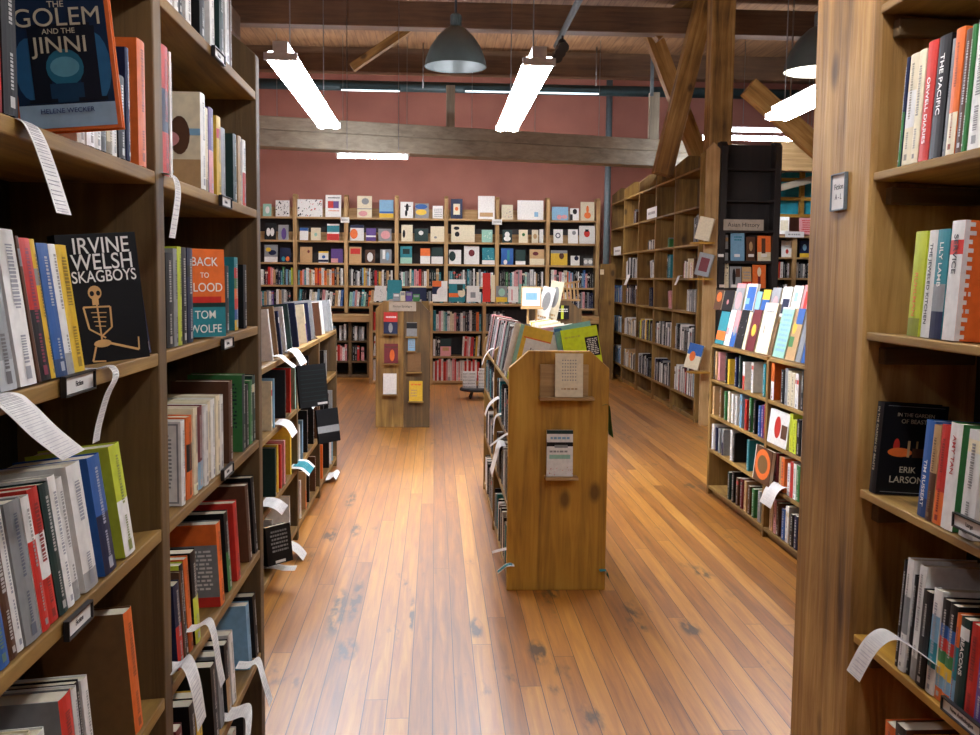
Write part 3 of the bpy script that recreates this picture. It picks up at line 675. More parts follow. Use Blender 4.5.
# ---- bookcase by the timber post (near, other side)
RX = 1.02; e1 = depth_at(866, RX, 1.4)
SR = [2.186, 1.806, 1.434, 1.057, .70, .34, .06]
m = MB(); m.box((RX-.004, e1+.002, 0), (RX+.30, depth_at(817, RX, 2.2), ZC)); o = m.build('timber_post', TIM['Z'], bevel=.012); recenter(o, (RX+.15, e1+.15, 0)); tag(o, 'massive rough timber post with cracks and small white sign', 'post')
R1root = empty('bookcase', (RX, e1-1.2, 0), 'bookcase built against the massive timber post', 'bookcase')
for z in SR:
    q = .27*math.tan(.05) if z > .3 else 0
    m = MB(); m.hexa([(0, .02, z-.02), (.27, .02, z-.02-q), (.27, 1.2, z-.02-q), (0, 1.2, z-.02), (0, .02, z), (.27, .02, z-q), (.27, 1.2, z-q), (0, 1.2, z)]); m.build('shelf_board', AMB['Y'] if z < 1 else OAK['Y'], R1root, bevel=.003)
    m = MB(); m.box((.03, 1.165, z-.075), (.25, 1.199, z-.036)); m.build('shelf_cleat', UMB['X'], R1root, bevel=.003)
m = MB(); m.box((.272, 0, 0), (.29, 1.2, 2.6)); m.build('back_panel', DRK['Z'], R1root)
m = MB(); m.box((0, -.04, 0), (.29, .018, 2.6)); m.build('upright', OAK['Z'], R1root)
RR = lambda s: s+' of bookcase against timber post'
hiR = e1-.03; loR = e1-1.15
SPECIAL['pac'] = dict(txt=[('THE PACIFIC', .022, .60, M_INKW)]); SPECIAL['orw'] = dict(txt=[('ORWELL DIARIES', .018, .42, M_INKW)])
prow('R', RX+.008, 1.807, 897, 'N3:G C9/.24:CW C7/.24 R10/.25*orw K13/.25*pac E4 O9/.25:CO A8/.24 G4 W24/.25:W R14 K14', RR('top shelf'), h=(.23, .245), tilt=.05, lo=loR, hi=hiR, d=.16)
SPECIAL['lime'] = dict(txt=[('RUHLMAN', .02, .4, M_INKO)]); SPECIAL['jow'] = dict(txt=[('THE JEWELED KITCHEN', .016, .5, M_INKK)])
SPECIAL['tea'] = dict(txt=[('LILY LAMB', .02, .68, M_INKW)]); SPECIAL['ser'] = dict(txt=[('SERVICE', .022, .72, M_INKK)], art=[('r', 0, 0, .06, 1, 'W'), ('t', .02, .0, .14, 1, 'W', 14), ('e', .35, .45, .9, .75, 'C')], back=1)
prow('R', RX+.008, 1.435, 906, 'L12/.225*lime W9/.225*jow T12/.225:NET*tea W17/.24=O*ser _40 R12 W12 K12', RR('upper shelf'), h=(.22, .24), tilt=.05, lo=loR, hi=hiR, d=.17)
SPECIAL['lar'] = dict(txt=[('IN THE GARDEN OF BEASTS', .012, .6, M_INKG)], art=[('e', .2, .45, .3, .62, 'R'), ('e', .12, .42, .5, .52, 'O'), ('r', .42, .42, .46, .6, 'D'), ('r', .5, .42, .9, .52, 'A'), ('r', .55, .52, .58, .6, 'D'), ('r', .75, .52, .78, .6, 'D'), ('r', .06, .97, .94, .975, 'E'), ('r', .06, .03, .94, .035, 'E')], back=1, extra=[('IN THE GARDEN', .012, .5, .88, M_INKG), ('OF BEASTS', .014, .5, .81, M_INKG), ('ERIK', .02, .45, .28, M_INKG), ('LARSON', .022, .45, .17, M_INKG)])
SPECIAL['rus'] = dict(txt=[('TIM RUSSERT', .017, .35, M_INKW)]); SPECIAL['arn'] = dict(txt=[('AMY TAN', .018, .7, M_INKR)])
SPECIAL['don'] = dict(art=[('t', .05, .45, .9, .6, 'E', 4)], back=1, extra=[('DONNA', .02, .3, .3, M_INKK)])
prow('R', RX+.006, 1.058, 861, 'K13/.215*lar _41 B9/.205*rus D7/.2:A R9/.205:OR W12/.215:W=G*arn _4 W30/.21=W*don', RR('middle shelf'), h=(.2, .215), tilt=.06, lo=loR, hi=hiR, d=.16)
SPECIAL['bea'] = dict(txt=[('BEACONS', .017, .62, M_INKW)])
prow('R', RX+.006, .701, 893, 'K4/.24 W6/.25:WE K4 W7/.25 K9 W8/.22:WTS K8/.21:OSYGRBK K8/.21:OSYGRBK O5/.2:ST F9/.2*bea R10/.2:R V9 N12 K12', RR('lower shelf'), h=(.2, .22), tilt=.05, lo=loR, hi=hiR)
SPECIAL['ad'] = dict(art=[('r', .1, .72, .9, .96, 'Y'), ('e', .1, .05, .9, .6, 'K'), ('d', .1, .1, .9, .6, 'E', 10)], back=1)
prow('R', RX+.006, .341, 880, 'O10/.22:OR K12/.24=A*ad _8 O7/.23 W8/.23:WSW Y5 R16/.225 K20', RR('bottom shelf'), h=(.2, .22), lo=loR, hi=hiR)
# small sign on the post
def plate(name, parent, M, w, h, t, mat, fr=None, lines=None, letter=None, lm=None, ls=.02):
    r = parent
    m = MB(); m.box((-w/2, -h/2, 0), (w/2, h/2, t)); o = m.build(name, mat, r); o.matrix_local = M
    return o
def sign(px, py, side, plane, w, h, s, label, mat=M_WHITE, frame_m=None, size=.02, cat='sign', name='sign', ink=None, small=False, yaw=0, tiltx=0):
    p = PX(px, py, plane) if side in 'LR' else PY(px, py, plane)
    r = empty(name, (p.x, p.y, p.z-h/2), label, cat)
    if side == 'L': X = Vector((0, 1, 0))
    elif side == 'R': X = Vector((0, -1, 0))
    else: X = Vector((1, 0, 0))
    M = frame((0, 0, h/2), X, (0, 0, 1))
    m = MB(); m.box((-w/2, -h/2, .002), (w/2, h/2, .005)); o = m.build('card', mat, r); o.matrix_local = M
    if frame_m:
        m = MB(); f = .0032
        m.box((-w/2-f, -h/2-f, 0), (w/2+f, h/2+f, .0018)); m.box((-w/2-f, -h/2-f, .002), (-w/2-.0005, h/2+f, .009)); m.box((w/2+.0005, -h/2-f, .002), (w/2+f, h/2+f, .009)); m.box((-w/2, -h/2-f, .002), (w/2, -h/2-.0005, .009)); m.box((-w/2, h/2+.0005, .002), (w/2, h/2+f, .009))
        o = m.build('frame', frame_m, r); o.matrix_local = M
    if s == '~':         # print too small to read in the photo: a row of faint marks
        m = MB(); x = -w*.34
        while x < w*.3:
            l = w*random.uniform(.04, .1); m.box((x, -h*.12, .0051), (x+l, h*.12, .0054), lin((150, 146, 142))); x += l+w*.03
        o = m.build('print', M_PAPER, r); o.matrix_local = M
    elif s:
        lines = s.split('|')
        for i, l in enumerate(lines):
            yy = (len(lines)-1)/2*size*1.25-i*size*1.25
            text(l, size, M @ Matrix.Translation((0, yy, .0055)), ink or M_INKK, r)
    return r
sign(840.5, 192, 'R', RX-.005, .082, .086, 'Fiction|A - L', 'small white framed sign pinned on the massive timber post', frame_m=M_DUCT, size=.02, small=True)
def edge_label(px, py, side, plane, w, h, s, label, size=.012):
    return sign(px, py, side, plane, w, h, s, label, frame_m=M_BLACK, size=size, name='shelf_label', cat='shelf label')
edge_label(76, 383, 'L', -.5485, .125, .025, 'Fiction', 'white shelf label under the skeleton novel, near bay upper shelf')
edge_label(76, 620, 'L', -.5485, .10, .024, 'Fiction', 'white shelf label on near bay middle shelf below big slip')
edge_label(224, 202, 'L', -.5485, .12, .022, 'Fiction', 'shelf label on the second bay top shelf edge')
edge_label(226, 343, 'L', -.5485, .12, .022, 'Fiction', 'shelf label below the rainbow spine, second bay upper shelf')
edge_label(226, 471, 'L', -.5485, .12, .022, 'Fiction', 'shelf label below the green books, second bay middle shelf')
edge_label(217, 56, 'L', -.5485, .12, .02, 'Fiction', 'shelf label on the highest shelf of the slip-hung bookcase')
edge_label(972, 526, 'R', 1.0185, .11, .022, 'Large', 'white shelf label below the middle shelf books by timber post')
edge_label(964, 718, 'R', 1.0185, .14, .022, 'New Anthologies', 'long white shelf label on lower shelf edge by timber post')
# ---- low bookcase after the tall one
X2 = -.80
u2 = [3.5, 4.6, depth_at(297.5, X2, .8), depth_at(319.5, X2, .8), depth_at(336.5, X2, .8)]
L2 = bookcase('low bookcase with leaning periodicals beyond the slip-hung bookcase', 'L', X2, u2, [(1.122, None, .10), .784, .43, .086], 1.16, .30, {'X': OAK['X'], 'Y': OAK['Y'], 'Z': UMB['Z']}, up=.05, bt=.03, chamfer=.05, slant=.0)
r2 = lambda s: s+' of low bookcase with periodicals'
K_ = dict(tilt=0)
prow('L', X2-.02, 1.123, 263, 'W11 Q6/.27 N4 W4/.26 F5 N7/.27 _2 C6/.25:V N4 E6/.27 E5/.27 W4/.28 W7/.28:W', r2('top shelf'), h=(.24, .27), tmax=.035, lo=4.0, hi=u2[3]-.03, d=.19, tilt=.10)
prow('L', X2-.02, 1.123, 320.5, 'A2 W3 E5 E2 W3', r2('top shelf'), h=(.24, .26), tmax=.04, lo=u2[3]+.03, hi=u2[4]-.03, d=.19, tilt=.10)
prow('L', X2-.005, .785, 268, 'C5 S3 K10/.26 R6/.25 I8/.24', r2('upper shelf'), h=(.24, .26), tmax=.035, lo=4.63, hi=u2[2]-.03, d=.19)
prow('L', X2-.005, .785, 298.5, 'E4 D4 K3', r2('upper shelf'), h=(.24, .26), tmax=.035, lo=u2[2]+.03, hi=u2[3]-.03, d=.19)
prow('L', X2-.005, .785, 320.5, 'K4 E3', r2('upper shelf'), h=(.2, .26), tmax=.035, lo=u2[3]+.03, hi=u2[4]-.03, d=.19)
prow('L', X2-.005, .431, 269.5, 'F7/.25 Y3/.25 R3 P3 Y7/.27', r2('lower shelf'), h=(.22, .25), tmax=.035, lo=4.63, hi=u2[2]-.03, d=.19)
prow('L', X2-.005, .431, 298.5, 'W2 S3 K5/.27 K6/.27 A4', r2('lower shelf'), h=(.22, .25), tmax=.035, lo=u2[2]+.03, hi=u2[3]-.03, d=.19)
prow('L', X2-.005, .431, 320.5, 'K4 K5 E3', r2('lower shelf'), h=(.22, .25), tmax=.035, lo=u2[3]+.03, hi=u2[4]-.03, d=.19)
prow('L', X2-.005, .087, 270, 'W4 _14 W3', r2('bottom shelf'), h=(.22, .25), tmax=.035, lo=4.63, hi=u2[2]-.03, d=.19)
prow('L', X2-.005, .087, 298.5, 'W3 D5/.24:O K4 A6/.24', r2('bottom shelf'), h=(.22, .25), tmax=.035, lo=u2[2]+.03, hi=u2[3]-.03, d=.19)
prow('L', X2-.005, .087, 320.5, 'O3 K6 W2 S2', r2('bottom shelf'), h=(.22, .25), tmax=.035, lo=u2[3]+.03, hi=u2[4]-.03, d=.19)
STR = [('r', .08, .12+.1*k, .92, .16+.1*k, 'E') for k in range(8)]
STR = [('r', .08, .15+.1*k, .92, .163+.1*k, 'F') for k in range(8)]
add('L', depth_at(315, -.66, .80), -.66, .83, .22, .235, .012, 'K', r2('upper shelf'), face=True, art=STR+[('r', .6, .04, .95, .09, 'W')], tilt=.12, yaw=math.radians(52), label='large black ruled portfolio standing out from the low bookcase')
add('L', depth_at(281, -.755, .10), -.755, .125, .16, .19, .05, 'K', r2('bottom shelf'), face=True, art=[('t', .15, .3, .85, .9, 'E', 6), ('r', .3, .03, .7, .1, 'W')], tilt=.12, yaw=math.radians(50), label='thick black volume leaning out at the low bookcase foot')
add('L', depth_at(330, -.68, .44), -.68, .47, .2, .22, .012, 'K', r2('lower shelf'), face=True, art=[('r', 0, .3, 1, .5, 'E')], tilt=.12, yaw=math.radians(52), label='black folder with grey band at the end of the low bookcase')
# ---- centre display unit (two-sided, slanted tops)
CY0 = 4.86; CXL, CXR = .365, .86; CZ = 1.2; CY1 = 7.3
cu = empty('display_unit', (.6, CY0, 0), 'waist-high two-sided display unit in the middle of the aisle', 'bookcase')
def cpanel(y, mt, name='end_panel', ZT=CZ, x0=CXL, x1=CXR, root=cu, base=(.6, CY0), t=.045):
    poly = [(x0, 0), (x1, 0), (x1, ZT-.085), (x1-.095, ZT), (x0+.095, ZT), (x0, ZT-.085)]
    m = MB(); m.prism([(a-base[0], b) for a, b in poly], 1, y-base[1], y-base[1]+t); return m.build(name, mt, root, bevel=.004)
cpanel(CY0, AMB['Z']); cpanel(CY0+1.2, OAK['Z'], 'divider'); cpanel(CY1-.045, OAK['Z'])
m = MB(); m.box((-.012, .05, .02), (.012, 1.195, 1.12)); m.build('spine_board', DRK['Z'], cu)
m = MB(); m.box((-.012, 1.25, .02), (.012, 2.39, 1.12)); m.build('spine_board', DRK['Z'], cu)
for s in (-1, 1):
    for z in (.06, .42, .76):
        for (a, b) in ((.047, 1.198), (1.247, 2.393)):
            m = MB(); x0, x1 = (s*.0125, s*.232); m.box((min(x0, x1), a, z-.022), (max(x0, x1), b, z)); m.build('shelf_board', OAK['Y'], cu, bevel=.002)
    for (a, b) in ((.047, 1.198), (1.247, 2.393)):   # slanted top shelves
        m = MB(); xo, xi = s*.232, s*.06; zo, zi = 1.035, 1.005
        P = [(xo, a, zo-.02), (xi, a, zi-.02), (xi, b, zi-.02), (xo, b, zo-.02), (xo, a, zo), (xi, a, zi), (xi, b, zi), (xo, b, zo)]
        if s > 0: P = [P[i] for i in (3, 2, 1, 0, 7, 6, 5, 4)]
        m.hexa(P); m.build('shelf_board', OAK['Y'], cu, bevel=.002)
m = MB(); m.box((-.06, .047, 1.13), (.06, 2.393, 1.15)); m.build('top_board', PINE['Y'], cu, bevel=.002)
rc = lambda s: s+' of centre display unit'
SPECIAL['fnd'] = dict(art=[('r', .0, .0, 1, 1, 'Y'), ('r', .0, .72, 1, .76, 'O'), ('r', .12, .0, .9, .72, 'W')], back=-1, label='yellow-bordered magazine with white centre atop centre display unit')
def cfill(side, y0, y1, pal, row, h, t, tilt, z, fr, d=.14):
    fill(side, fr, z, y0, y1, pal, row, h=h, t=t, tilt=tilt, d=d)
# left side facing -X : spines face -X => side 'R' orientation (spine toward -x)
cfill('R', CY0+.22, CY0+1.19, 'LWIEKWWEKWEEPEKWEAE', rc('top row, aisle side'), (.24, .27), (.018, .03), .165, 1.039, CXL+.004)
cfill('R', CY0+1.25, CY1-.06, 'EKPEAEPKEWPEAK', rc('top row, far aisle side'), (.23, .26), (.018, .03), .165, 1.039, CXL+.004)
cfill('L', CY0+.28, CY0+1.19, 'BWSWPVWKWCWCWY', rc('top row, window side'), (.23, .26), (.018, .03), .165, 1.039, CXR-.004)
cfill('L', CY0+1.25, CY1-.06, 'WCCKWCWCWCYW', rc('top row, far window side'), (.21, .24), (.02, .03), .165, 1.039, CXR-.004)
for z, nm, pal in ((.762, 'upper shelf', 'KTWKKNEK'), (.422, 'lower shelf', 'WEKKAKEW'), (.062, 'bottom shelf', 'KWKTEKAW')):
    fill('R', CXL+.006, z, CY0+.055, CY0+1.19, pal, rc(nm+', aisle side'), h=(.18, .215), t=(.025, .04), gapp=.3, tilt=0)
    fill('R', CXL+.006, z, CY0+1.25, CY1-.06, pal, rc(nm+', far aisle side'), h=(.18, .215), t=(.03, .045), gapp=.3, tilt=0)
# the three face covers standing at the near end
add('F', .425+.035, CY0+.14, 1.05, .17, .24, .012, 'Y', rc('near end'), face=True, tilt=.10, lean=.24, art=[('r', 0, 0, .12, 1, 'I'), ('r', .18, .74, 1, .77, 'O'), ('r', .25, 0, 1, .74, 'W')], label='yellow-bordered magazine with white centre at near end of display unit', extra=[('Found in', .024, .68, .52, M_INKK)])
add('F', .425+.0, CY0+.165, 1.05, .16, .25, .01, 'W', rc('near end'), face=True, tilt=.10, lean=.24, art=[], label='plain white magazine behind the yellow-bordered one on display unit')
add('F', .765, CY0+.12, 1.05, .185, .245, .014, 'X', rc('near end'), face=True, tilt=.12, lean=-.17, art=[('r', .62, .38, .98, .78, 'K'), ('t', .65, .41, .95, .75, 'W', 9), ('t', .05, .8, .5, .86, 'L', 1), ('r', .75, 0, 1, .12, 'C')], label='bright lime magazine with black text box on centre display unit')
add('F', .745, CY0+.175, 1.055, .19, .255, .012, 'S', rc('near end'), face=True, tilt=.10, lean=-.19, art=[('r', 0, .9, .2, .96, 'B')], label='pale blue magazine behind the lime one on centre display unit')
add('F', .665, CY0+.215, 1.045, .2, .255, .012, 'W', rc('near end'), face=True, tilt=.10, lean=-.12, art=[('r', 0, .84, 1, .9, 'V'), ('r', 0, .93, 1, 1, 'P')], label='white magazine with purple stripe, rearmost by the lime one')
# holders on the end panel
def holder(px0, py0, px1, py1, ledge, root, Y, parent_off, plate_=True):
    a = PY(px0, py1, Y); b = PY(px1, py0, Y)
    if plate_:
        m = MB(); m.box((a.x-parent_off[0], -.022+Y-parent_off[1], a.z), (b.x-parent_off[0], Y-.0005-parent_off[1], b.z)); m.build('holder_plate', PINE['X'], root, bevel=.002)
    l0 = PY(ledge[0], ledge[2], Y-.05); l1 = PY(ledge[1], ledge[2], Y-.05)
    m = MB(); m.box((l0.x-parent_off[0], Y-.07-parent_off[1], a.z-.014), (l1.x-parent_off[0], Y-.001-parent_off[1], a.z)); m.build('holder_ledge', PINE['X'], root, bevel=.002)
    return a.z
zz = holder(539.5, 364.5, 588, 396, (539.5, 594, 397), cu, CY0, (.6, CY0))
a = PY(555, 395, CY0-.045); b = PY(583.5, 354, CY0-.045)
add('F', (a.x+b.x)/2, CY0-.05, zz, b.x-a.x, b.z-zz, .012, 'C', 'end panel of centre display unit', face=True, tilt=.06, art=[('g', .22, .35, .78, .88, 'E', 6, 7), ('t', .2, .15, .8, .22, 'D', 1)], label='cream book with dotted grid cover on the end panel holder')
zz = holder(546, 432, 577, 475, (545.5, 578, 476), cu, CY0, (.6, CY0), plate_=False)
a = PY(546.5, 474, CY0-.045); b = PY(573.5, 431, CY0-.045)
add('F', (a.x+b.x)/2, CY0-.045, zz, b.x-a.x, b.z-zz, .016, 'W', 'end panel of centre display unit', face=True, tilt=.06, art=[('r', 0, .92, 1, 1, 'F'), ('r', 0, .65, 1, .74, 'K'), ('r', .3, .62, .8, .68, 'E'), ('t', .05, .78, .9, .88, 'S', 1), ('r', .1, .38, .9, .47, 'I'), ('t', .05, .5, .8, .58, 'E', 1), ('d', 0, .02, 1, .2, 'R', 26, 'RPD')], label='white paperback with mountain bands on the lower end panel holder')
# ---- spotlight end unit further back
SY = 10.33
su = empty('display_unit', (-.33, SY, 0), 'dark brown end unit with pale signboard and eight display slots', 'bookcase')
a0 = PY(375.5, 425, SY); a1 = PY(403.5, 425, SY); a2 = PY(429.5, 425, SY)
zt = PY(403, 301.5, SY).z
def sp(xa, xb, cl, cr, mt, nm):
    poly = [(xa, 0), (xb, 0), (xb, zt-(.11 if cr else 0)), (xb-(.1 if cr else 0), zt), (xa+(.08 if cl else 0), zt), (xa, zt-(.08 if cl else 0))]
    q = []
    for p in poly:
        if not q or (abs(q[-1][0]-p[0])+abs(q[-1][1]-p[1])) > 1e-6: q.append(p)
    m = MB(); m.prism([(x+.33, z) for x, z in q], 1, 0, .045); m.build(nm, mt, su, bevel=.003)
sp(a0.x, a1.x-.001, True, False, OAK['Z'], 'end_panel'); sp(a1.x+.001, a2.x, False, True, UMB['Z'], 'end_panel')
m = MB(); m.box((a0.x+.33+.02, .046, .05), (a2.x+.33-.02, 1.15, .07)); m.build('shelf_board', OAK['Y'], su)
for z in (.42, .78, 1.12):
    m = MB(); m.box((a0.x+.33+.0, .046, z-.02), (a2.x+.33, 1.15, z)); m.build('shelf_board', OAK['Y'], su)
m = MB(); m.box((a0.x+.33+.02, 1.15, 0), (a2.x+.33-.02, 1.19, zt-.02)); m.build('end_panel', OAK['Z'], su)
m = MB(); m.box((-.012, .05, .08), (.012, 1.14, zt-.05)); m.build('spine_board', DRK['Z'], su)
sign(402.5, 306.5, 'F', SY-.006, .278, .095, 'Fiction Spotlight', 'pale signboard at the top of the dark brown end unit', size=.03, mat=simple('kraft card', (176, 164, 146), .8), name='signboard')
ri = 'dark brown end unit'
def slot(px0, py0, px1, py1, c, art, label):
    a = PY(px0, py1, SY-.05); b = PY(px1, py0, SY-.05)
    m = MB(); m.box((a.x-.01+.33, -.06, a.z-.014), (b.x+.01+.33, -.0005, a.z-.001)); m.build('holder_ledge', OAK['X'], su)
    add('F', (a.x+b.x)/2, SY-.035, a.z, b.x-a.x, b.z-a.z, .016, c, ri, face=True, tilt=.06, art=art, label=label)
slot(383.5, 312.5, 397.5, 334, 'N', [('r', 0, .55, 1, 1, 'R'), ('e', .35, .05, .65, .5, 'E'), ('t', .1, .7, .9, .85, 'W', 1)], 'red and navy book on the dark brown end unit')
slot(384, 344, 398, 363.5, 'M', [('e', .4, .1, .75, .7, 'O'), ('r', 0, .8, 1, .85, 'A')], 'maroon book with orange figure on the dark brown end unit')
slot(383, 374, 396.5, 394.5, 'W', [], 'plain pale book, lowest on its column of the brown end unit')
slot(406.5, 322.5, 417, 336.5, 'E', [('r', 0, .55, 1, .95, 'K')], 'black and white photo book below the pale signboard')
slot(408, 339, 415, 351, 'S', [('t', .1, .2, .9, .9, 'E', 4)], 'tiny pale card in a slot of the brown end unit')
slot(407.5, 353, 421, 372, 'Q', [], 'plain brown book above the yellow one on the end unit')
slot(409, 381.5, 422.5, 401.5, 'Y', [('t', .1, .75, .9, .9, 'O', 1), ('t', .1, .2, .6, .6, 'D', 3)], 'bright yellow book on the dark brown end unit')
for z in (.0775, .4205, .7805):
    fill('L', a2.x-.004, z, SY+.06, SY+1.13, 'WKRWEWNW', 'side shelves of dark brown end unit', h=(.18, .24), t=(.025, .045))
# top of that unit: small things
zt2 = 1.121
# ---- low case facing the camera in front of the back wall
LY = 14.55
lb = [PY(x, 340, LY).x for x in (371, 431, 484, 537)]
LC = bookcase('low bookcase standing across the room before the back wall', 'F', LY, lb, [.78, .415, .055, 1.18], 1.205, .34, PINE, up=.05, bt=.03, chamfer=.02, back=DRK)
rl = lambda s: s+' of low bookcase before back wall'
pals = {(1, .781): 'TKPWIKWCPWKNWEKNWPKO', (1, .416): 'WRPWRKYWRWRKRP', (1, .056): 'WRWRWRPRWPRWPW', (2, .781): 'KWEPWKEW', (2, .416): 'KRWKMRKW', (2, .056): 'KWRKRWKE', (0, .781): 'WRPWKWRW', (0, .416): 'WPRWRWKW', (0, .056): 'WRKRWPWR'}
for (i, z), p in pals.items():
    a, b = lb[i]+.03, lb[i+1]-.03
    if i == 2: b = lb[2]+.33
    if (i, z) == (1, .416): 
        fill('F', LY+.01, z, a, a+.12, 'WKW', rl('middle shelf'), h=(.24, .28), t=(.025, .04)); a += .42
        faceout('F', 440.5, 451.5, .416, .25, 'P', rl('middle shelf'), front=LY+.01, art=[('r', 0, .55, 1, 1, 'F'), ('r', .2, .3, .8, .5, 'D')], label='pink and green album facing out, middle shelf of low bookcase')
    fill('F', LY+.01, z, a, b, p, rl({.781: 'upper shelf', .416: 'middle shelf', .056: 'bottom shelf'}[z]), h=(.24, .3) if z != .056 else (.27, .32), t=(.022, .04), d=.2, lean=.06 if z == .416 else 0)
rt = 'on top of low bookcase before back wall'
def top(px0, py0, px1, c, art, label, y=LY+.08, zb=1.207, side='F', lean=0):
    b = PY((px0+px1)/2, py0, y); faceout('F', px0, px1, zb, b.z-zb, c, rt, front=y, art=art, label=label, d=.02, tilt=.14)
top(432, 281, 447.5, 'W', [('r', 0, .35, .55, 1, 'N'), ('r', 0, .72, .6, 1, 'O'), ('e', .3, .15, .95, .7, 'W')], 'orange and navy swirl book atop low bookcase')
top(448.5, 279.5, 465.5, 'T', [('r', 0, .8, 1, 1, 'W'), ('r', 0, .2, .6, .38, 'O'), ('e', .55, .2, 1, .6, 'C'), ('r', .5, .5, .85, .78, 'F')], 'teal and orange collage book atop low bookcase')
top(466.5, 286, 479.5, 'W', [('r', .3, .25, .7, .6, 'E')], 'white book with small grey photo atop low bookcase')
top(482.5, 273, 490.5, 'R', [], 'tall plain red book standing atop low bookcase')
top(491, 275, 495, 'C', [], 'narrow cream book beside the tall red one')
top(496, 286, 507.5, 'E', [('r', 0, 0, 1, .3, 'Y'), ('e', .2, .35, .8, .85, 'I')], 'grey and yellow plant book atop low bookcase')
top(508, 286.5, 518.5, 'W', [('r', .3, .1, .45, .8, 'P')], 'white album beside the plant book atop low bookcase')
top(519, 284, 526, 'I', [('r', .4, 0, .6, 1, 'F')], 'mint green book with dark stripe atop low bookcase')
top(374.5, 286, 386.5, 'W', [('d', .2, .2, .8, .8, 'E', 12)], 'white book with grey sketch atop low bookcase')
top(387, 280, 402, 'T', [('d', .1, .1, .4, .5, 'S', 8)], 'dusty teal book behind small ones atop low bookcase')
top(409.5, 286, 426.5, 'N', [('r', 0, .9, 1, 1, 'C')], 'dark navy album with white top edge atop low bookcase')
def box_item(px0, py0, px1, Y, zb, c, label, d=.12):
    a = PY(px0, 300, Y); b = PY(px1, py0, Y)
    add('F', (a.x+b.x)/2, Y, zb, b.x-a.x, b.z-zb, d, c, 'on top of brown end unit', face=True, tilt=0, art=[('r', .1, .6, .9, .9, 'E' if c != 'E' else 'W')], label=label)
zt3 = zt+.0
m = MB(); m.box((a0.x+.33+.1, .046, zt-.02), (a2.x+.33-.1, 1.15, zt-.001)); m.build('top_board', UMB['Y'], su)
for i, (p0, py, p1, c, l) in enumerate([(393, 293.5, 399.5, 'E', 'small grey box book on the brown end unit'), (400.3, 291.5, 405, 'C', 'small cream book on the brown end unit'), (405.8, 292, 412, 'V', 'small purple box book on the brown end unit'), (413, 294.5, 419.5, 'G', 'small green book on the brown end unit')]):
    box_item(p0, py, p1, SY+.12, zt, c, l)
# ---- white books stacked on a round stool
Y = 12.9; c0 = PY(478, 397, Y)
st = empty('low_stool', (c0.x, c0.y, 0), 'low round dark stool under a stack of white books', 'stool')
m = MB(); m.lathe([(0, .14), (.23, .14), (.24, .125), (.24, .105), (.22, .1), (0, .1)], (0, 0, 0)); m.build('seat', M_BLACK, st)
for k in range(4):
    t = math.pi/4+k*math.pi/2; m = MB(); m.tube((.1*math.cos(t), .1*math.sin(t), .1), (.15*math.cos(t), .15*math.sin(t), 0), .014, 8); m.build('leg', M_BLACK, st)
for k in range(6):
    for j in range(2):
        if j == 1 and k > 4: continue
        w_, h_ = (.18, .15)
        M = Matrix.Translation((c0.x+(-.125 if j else .07)+random.uniform(-.008, .008), c0.y-.08, .141+.0415*k)) @ Matrix.Rotation(-math.pi/2, 4, 'Y') 
        M = Matrix.Translation((c0.x+(-.12 if j else .085)+random.uniform(-.008, .008)-.0, c0.y-.09, .141+.0415*k+.02)) @ Matrix.Rotation(math.pi/2, 4, 'Y') @ Matrix.Translation((0, 0, -.085))
        r = dict(side='F', run=0, M=M, w=.04, h=.17, d=.13, c='W', cc=None, bands=[(1, 'W')], face=False, art=(), txt=None, back=0, row='stack on the low round stool', seed=random.random(), extra=[], lean=0, label=None, est=40, stack=(k, j)); REC.append(r)
# ---- back wall bookcase
BY = 16.2
bu = [PY(x, 260, BY).x for x in (243, 295, 346, 396.5, 446, 497, 547.6, 597.5)]
BL = [2.50, 2.13, 1.775, 1.415, 1.08]
BC = bookcase('long bookcase of art books along the red back wall', 'F', BY, bu, BL, 2.86, .26, PINE, up=.06, bt=.03, chamfer=.05, back=DRK, z0=.97, base=False, btop=2.49)
# low backing strips behind the display rows
m = MB(); m.box((bu[0]-bu[0], .2, 2.501-.97), (bu[-1]-bu[0], .215, 2.66-.97)); m.build('backing_strip', PINE['X'], BC)
m = MB(); m.box((0, .2, 2.131-.97), (bu[-1]-bu[0], .215, 2.27-.97)); m.build('backing_strip', PINE['X'], BC)
# base counter
DY = 15.5
bb = [PY(x, 340, DY).x for x in (238, 300, 350, 368.5)]
BBs = bookcase('low counter cabinet below the art books on the back wall', 'F', DY, [bb[0], bb[1], bb[2], bb[3], bb[3]+.9, bb[3]+1.8, 2.0, 2.75], [.575, .262, .03], .86, .66, UMB, up=.05, bt=.03, chamfer=.01, back=DRK)
m = MB(); m.box((-.03, -.04, .862), (2.75-bb[0]+.03, .67, .965)); m.build('counter_top', PINE['X'], BBs, bevel=.004)
for i in range(3):
    for z, p in ((.576, 'KWEWKWNRKWSW'), (.263, 'KWREWPKK')):
        fill('F', DY+.01, z, (bb+[0])[i]+.03, (bb+[bb[3]+.9])[i+1]-.03, p, 'shelf of counter under art books', h=(.2, .25), t=(.03, .05), gapp=.2)
def bk(px0, y0, px1, c, row, art=(), label=None):
    z = BL[row]; b = PY((px0+px1)/2, y0, BY+.06)
    faceout('F', px0, px1, z+.001, b.z-z, c, {0: 'top row of art books on the back wall', 1: 'second row of art books on the back wall', 2: 'third row of art books on the back wall', 3: 'fourth row of art books on the back wall'}[row], front=BY+.03, art=list(art), d=.018, tilt=.12, label=label)
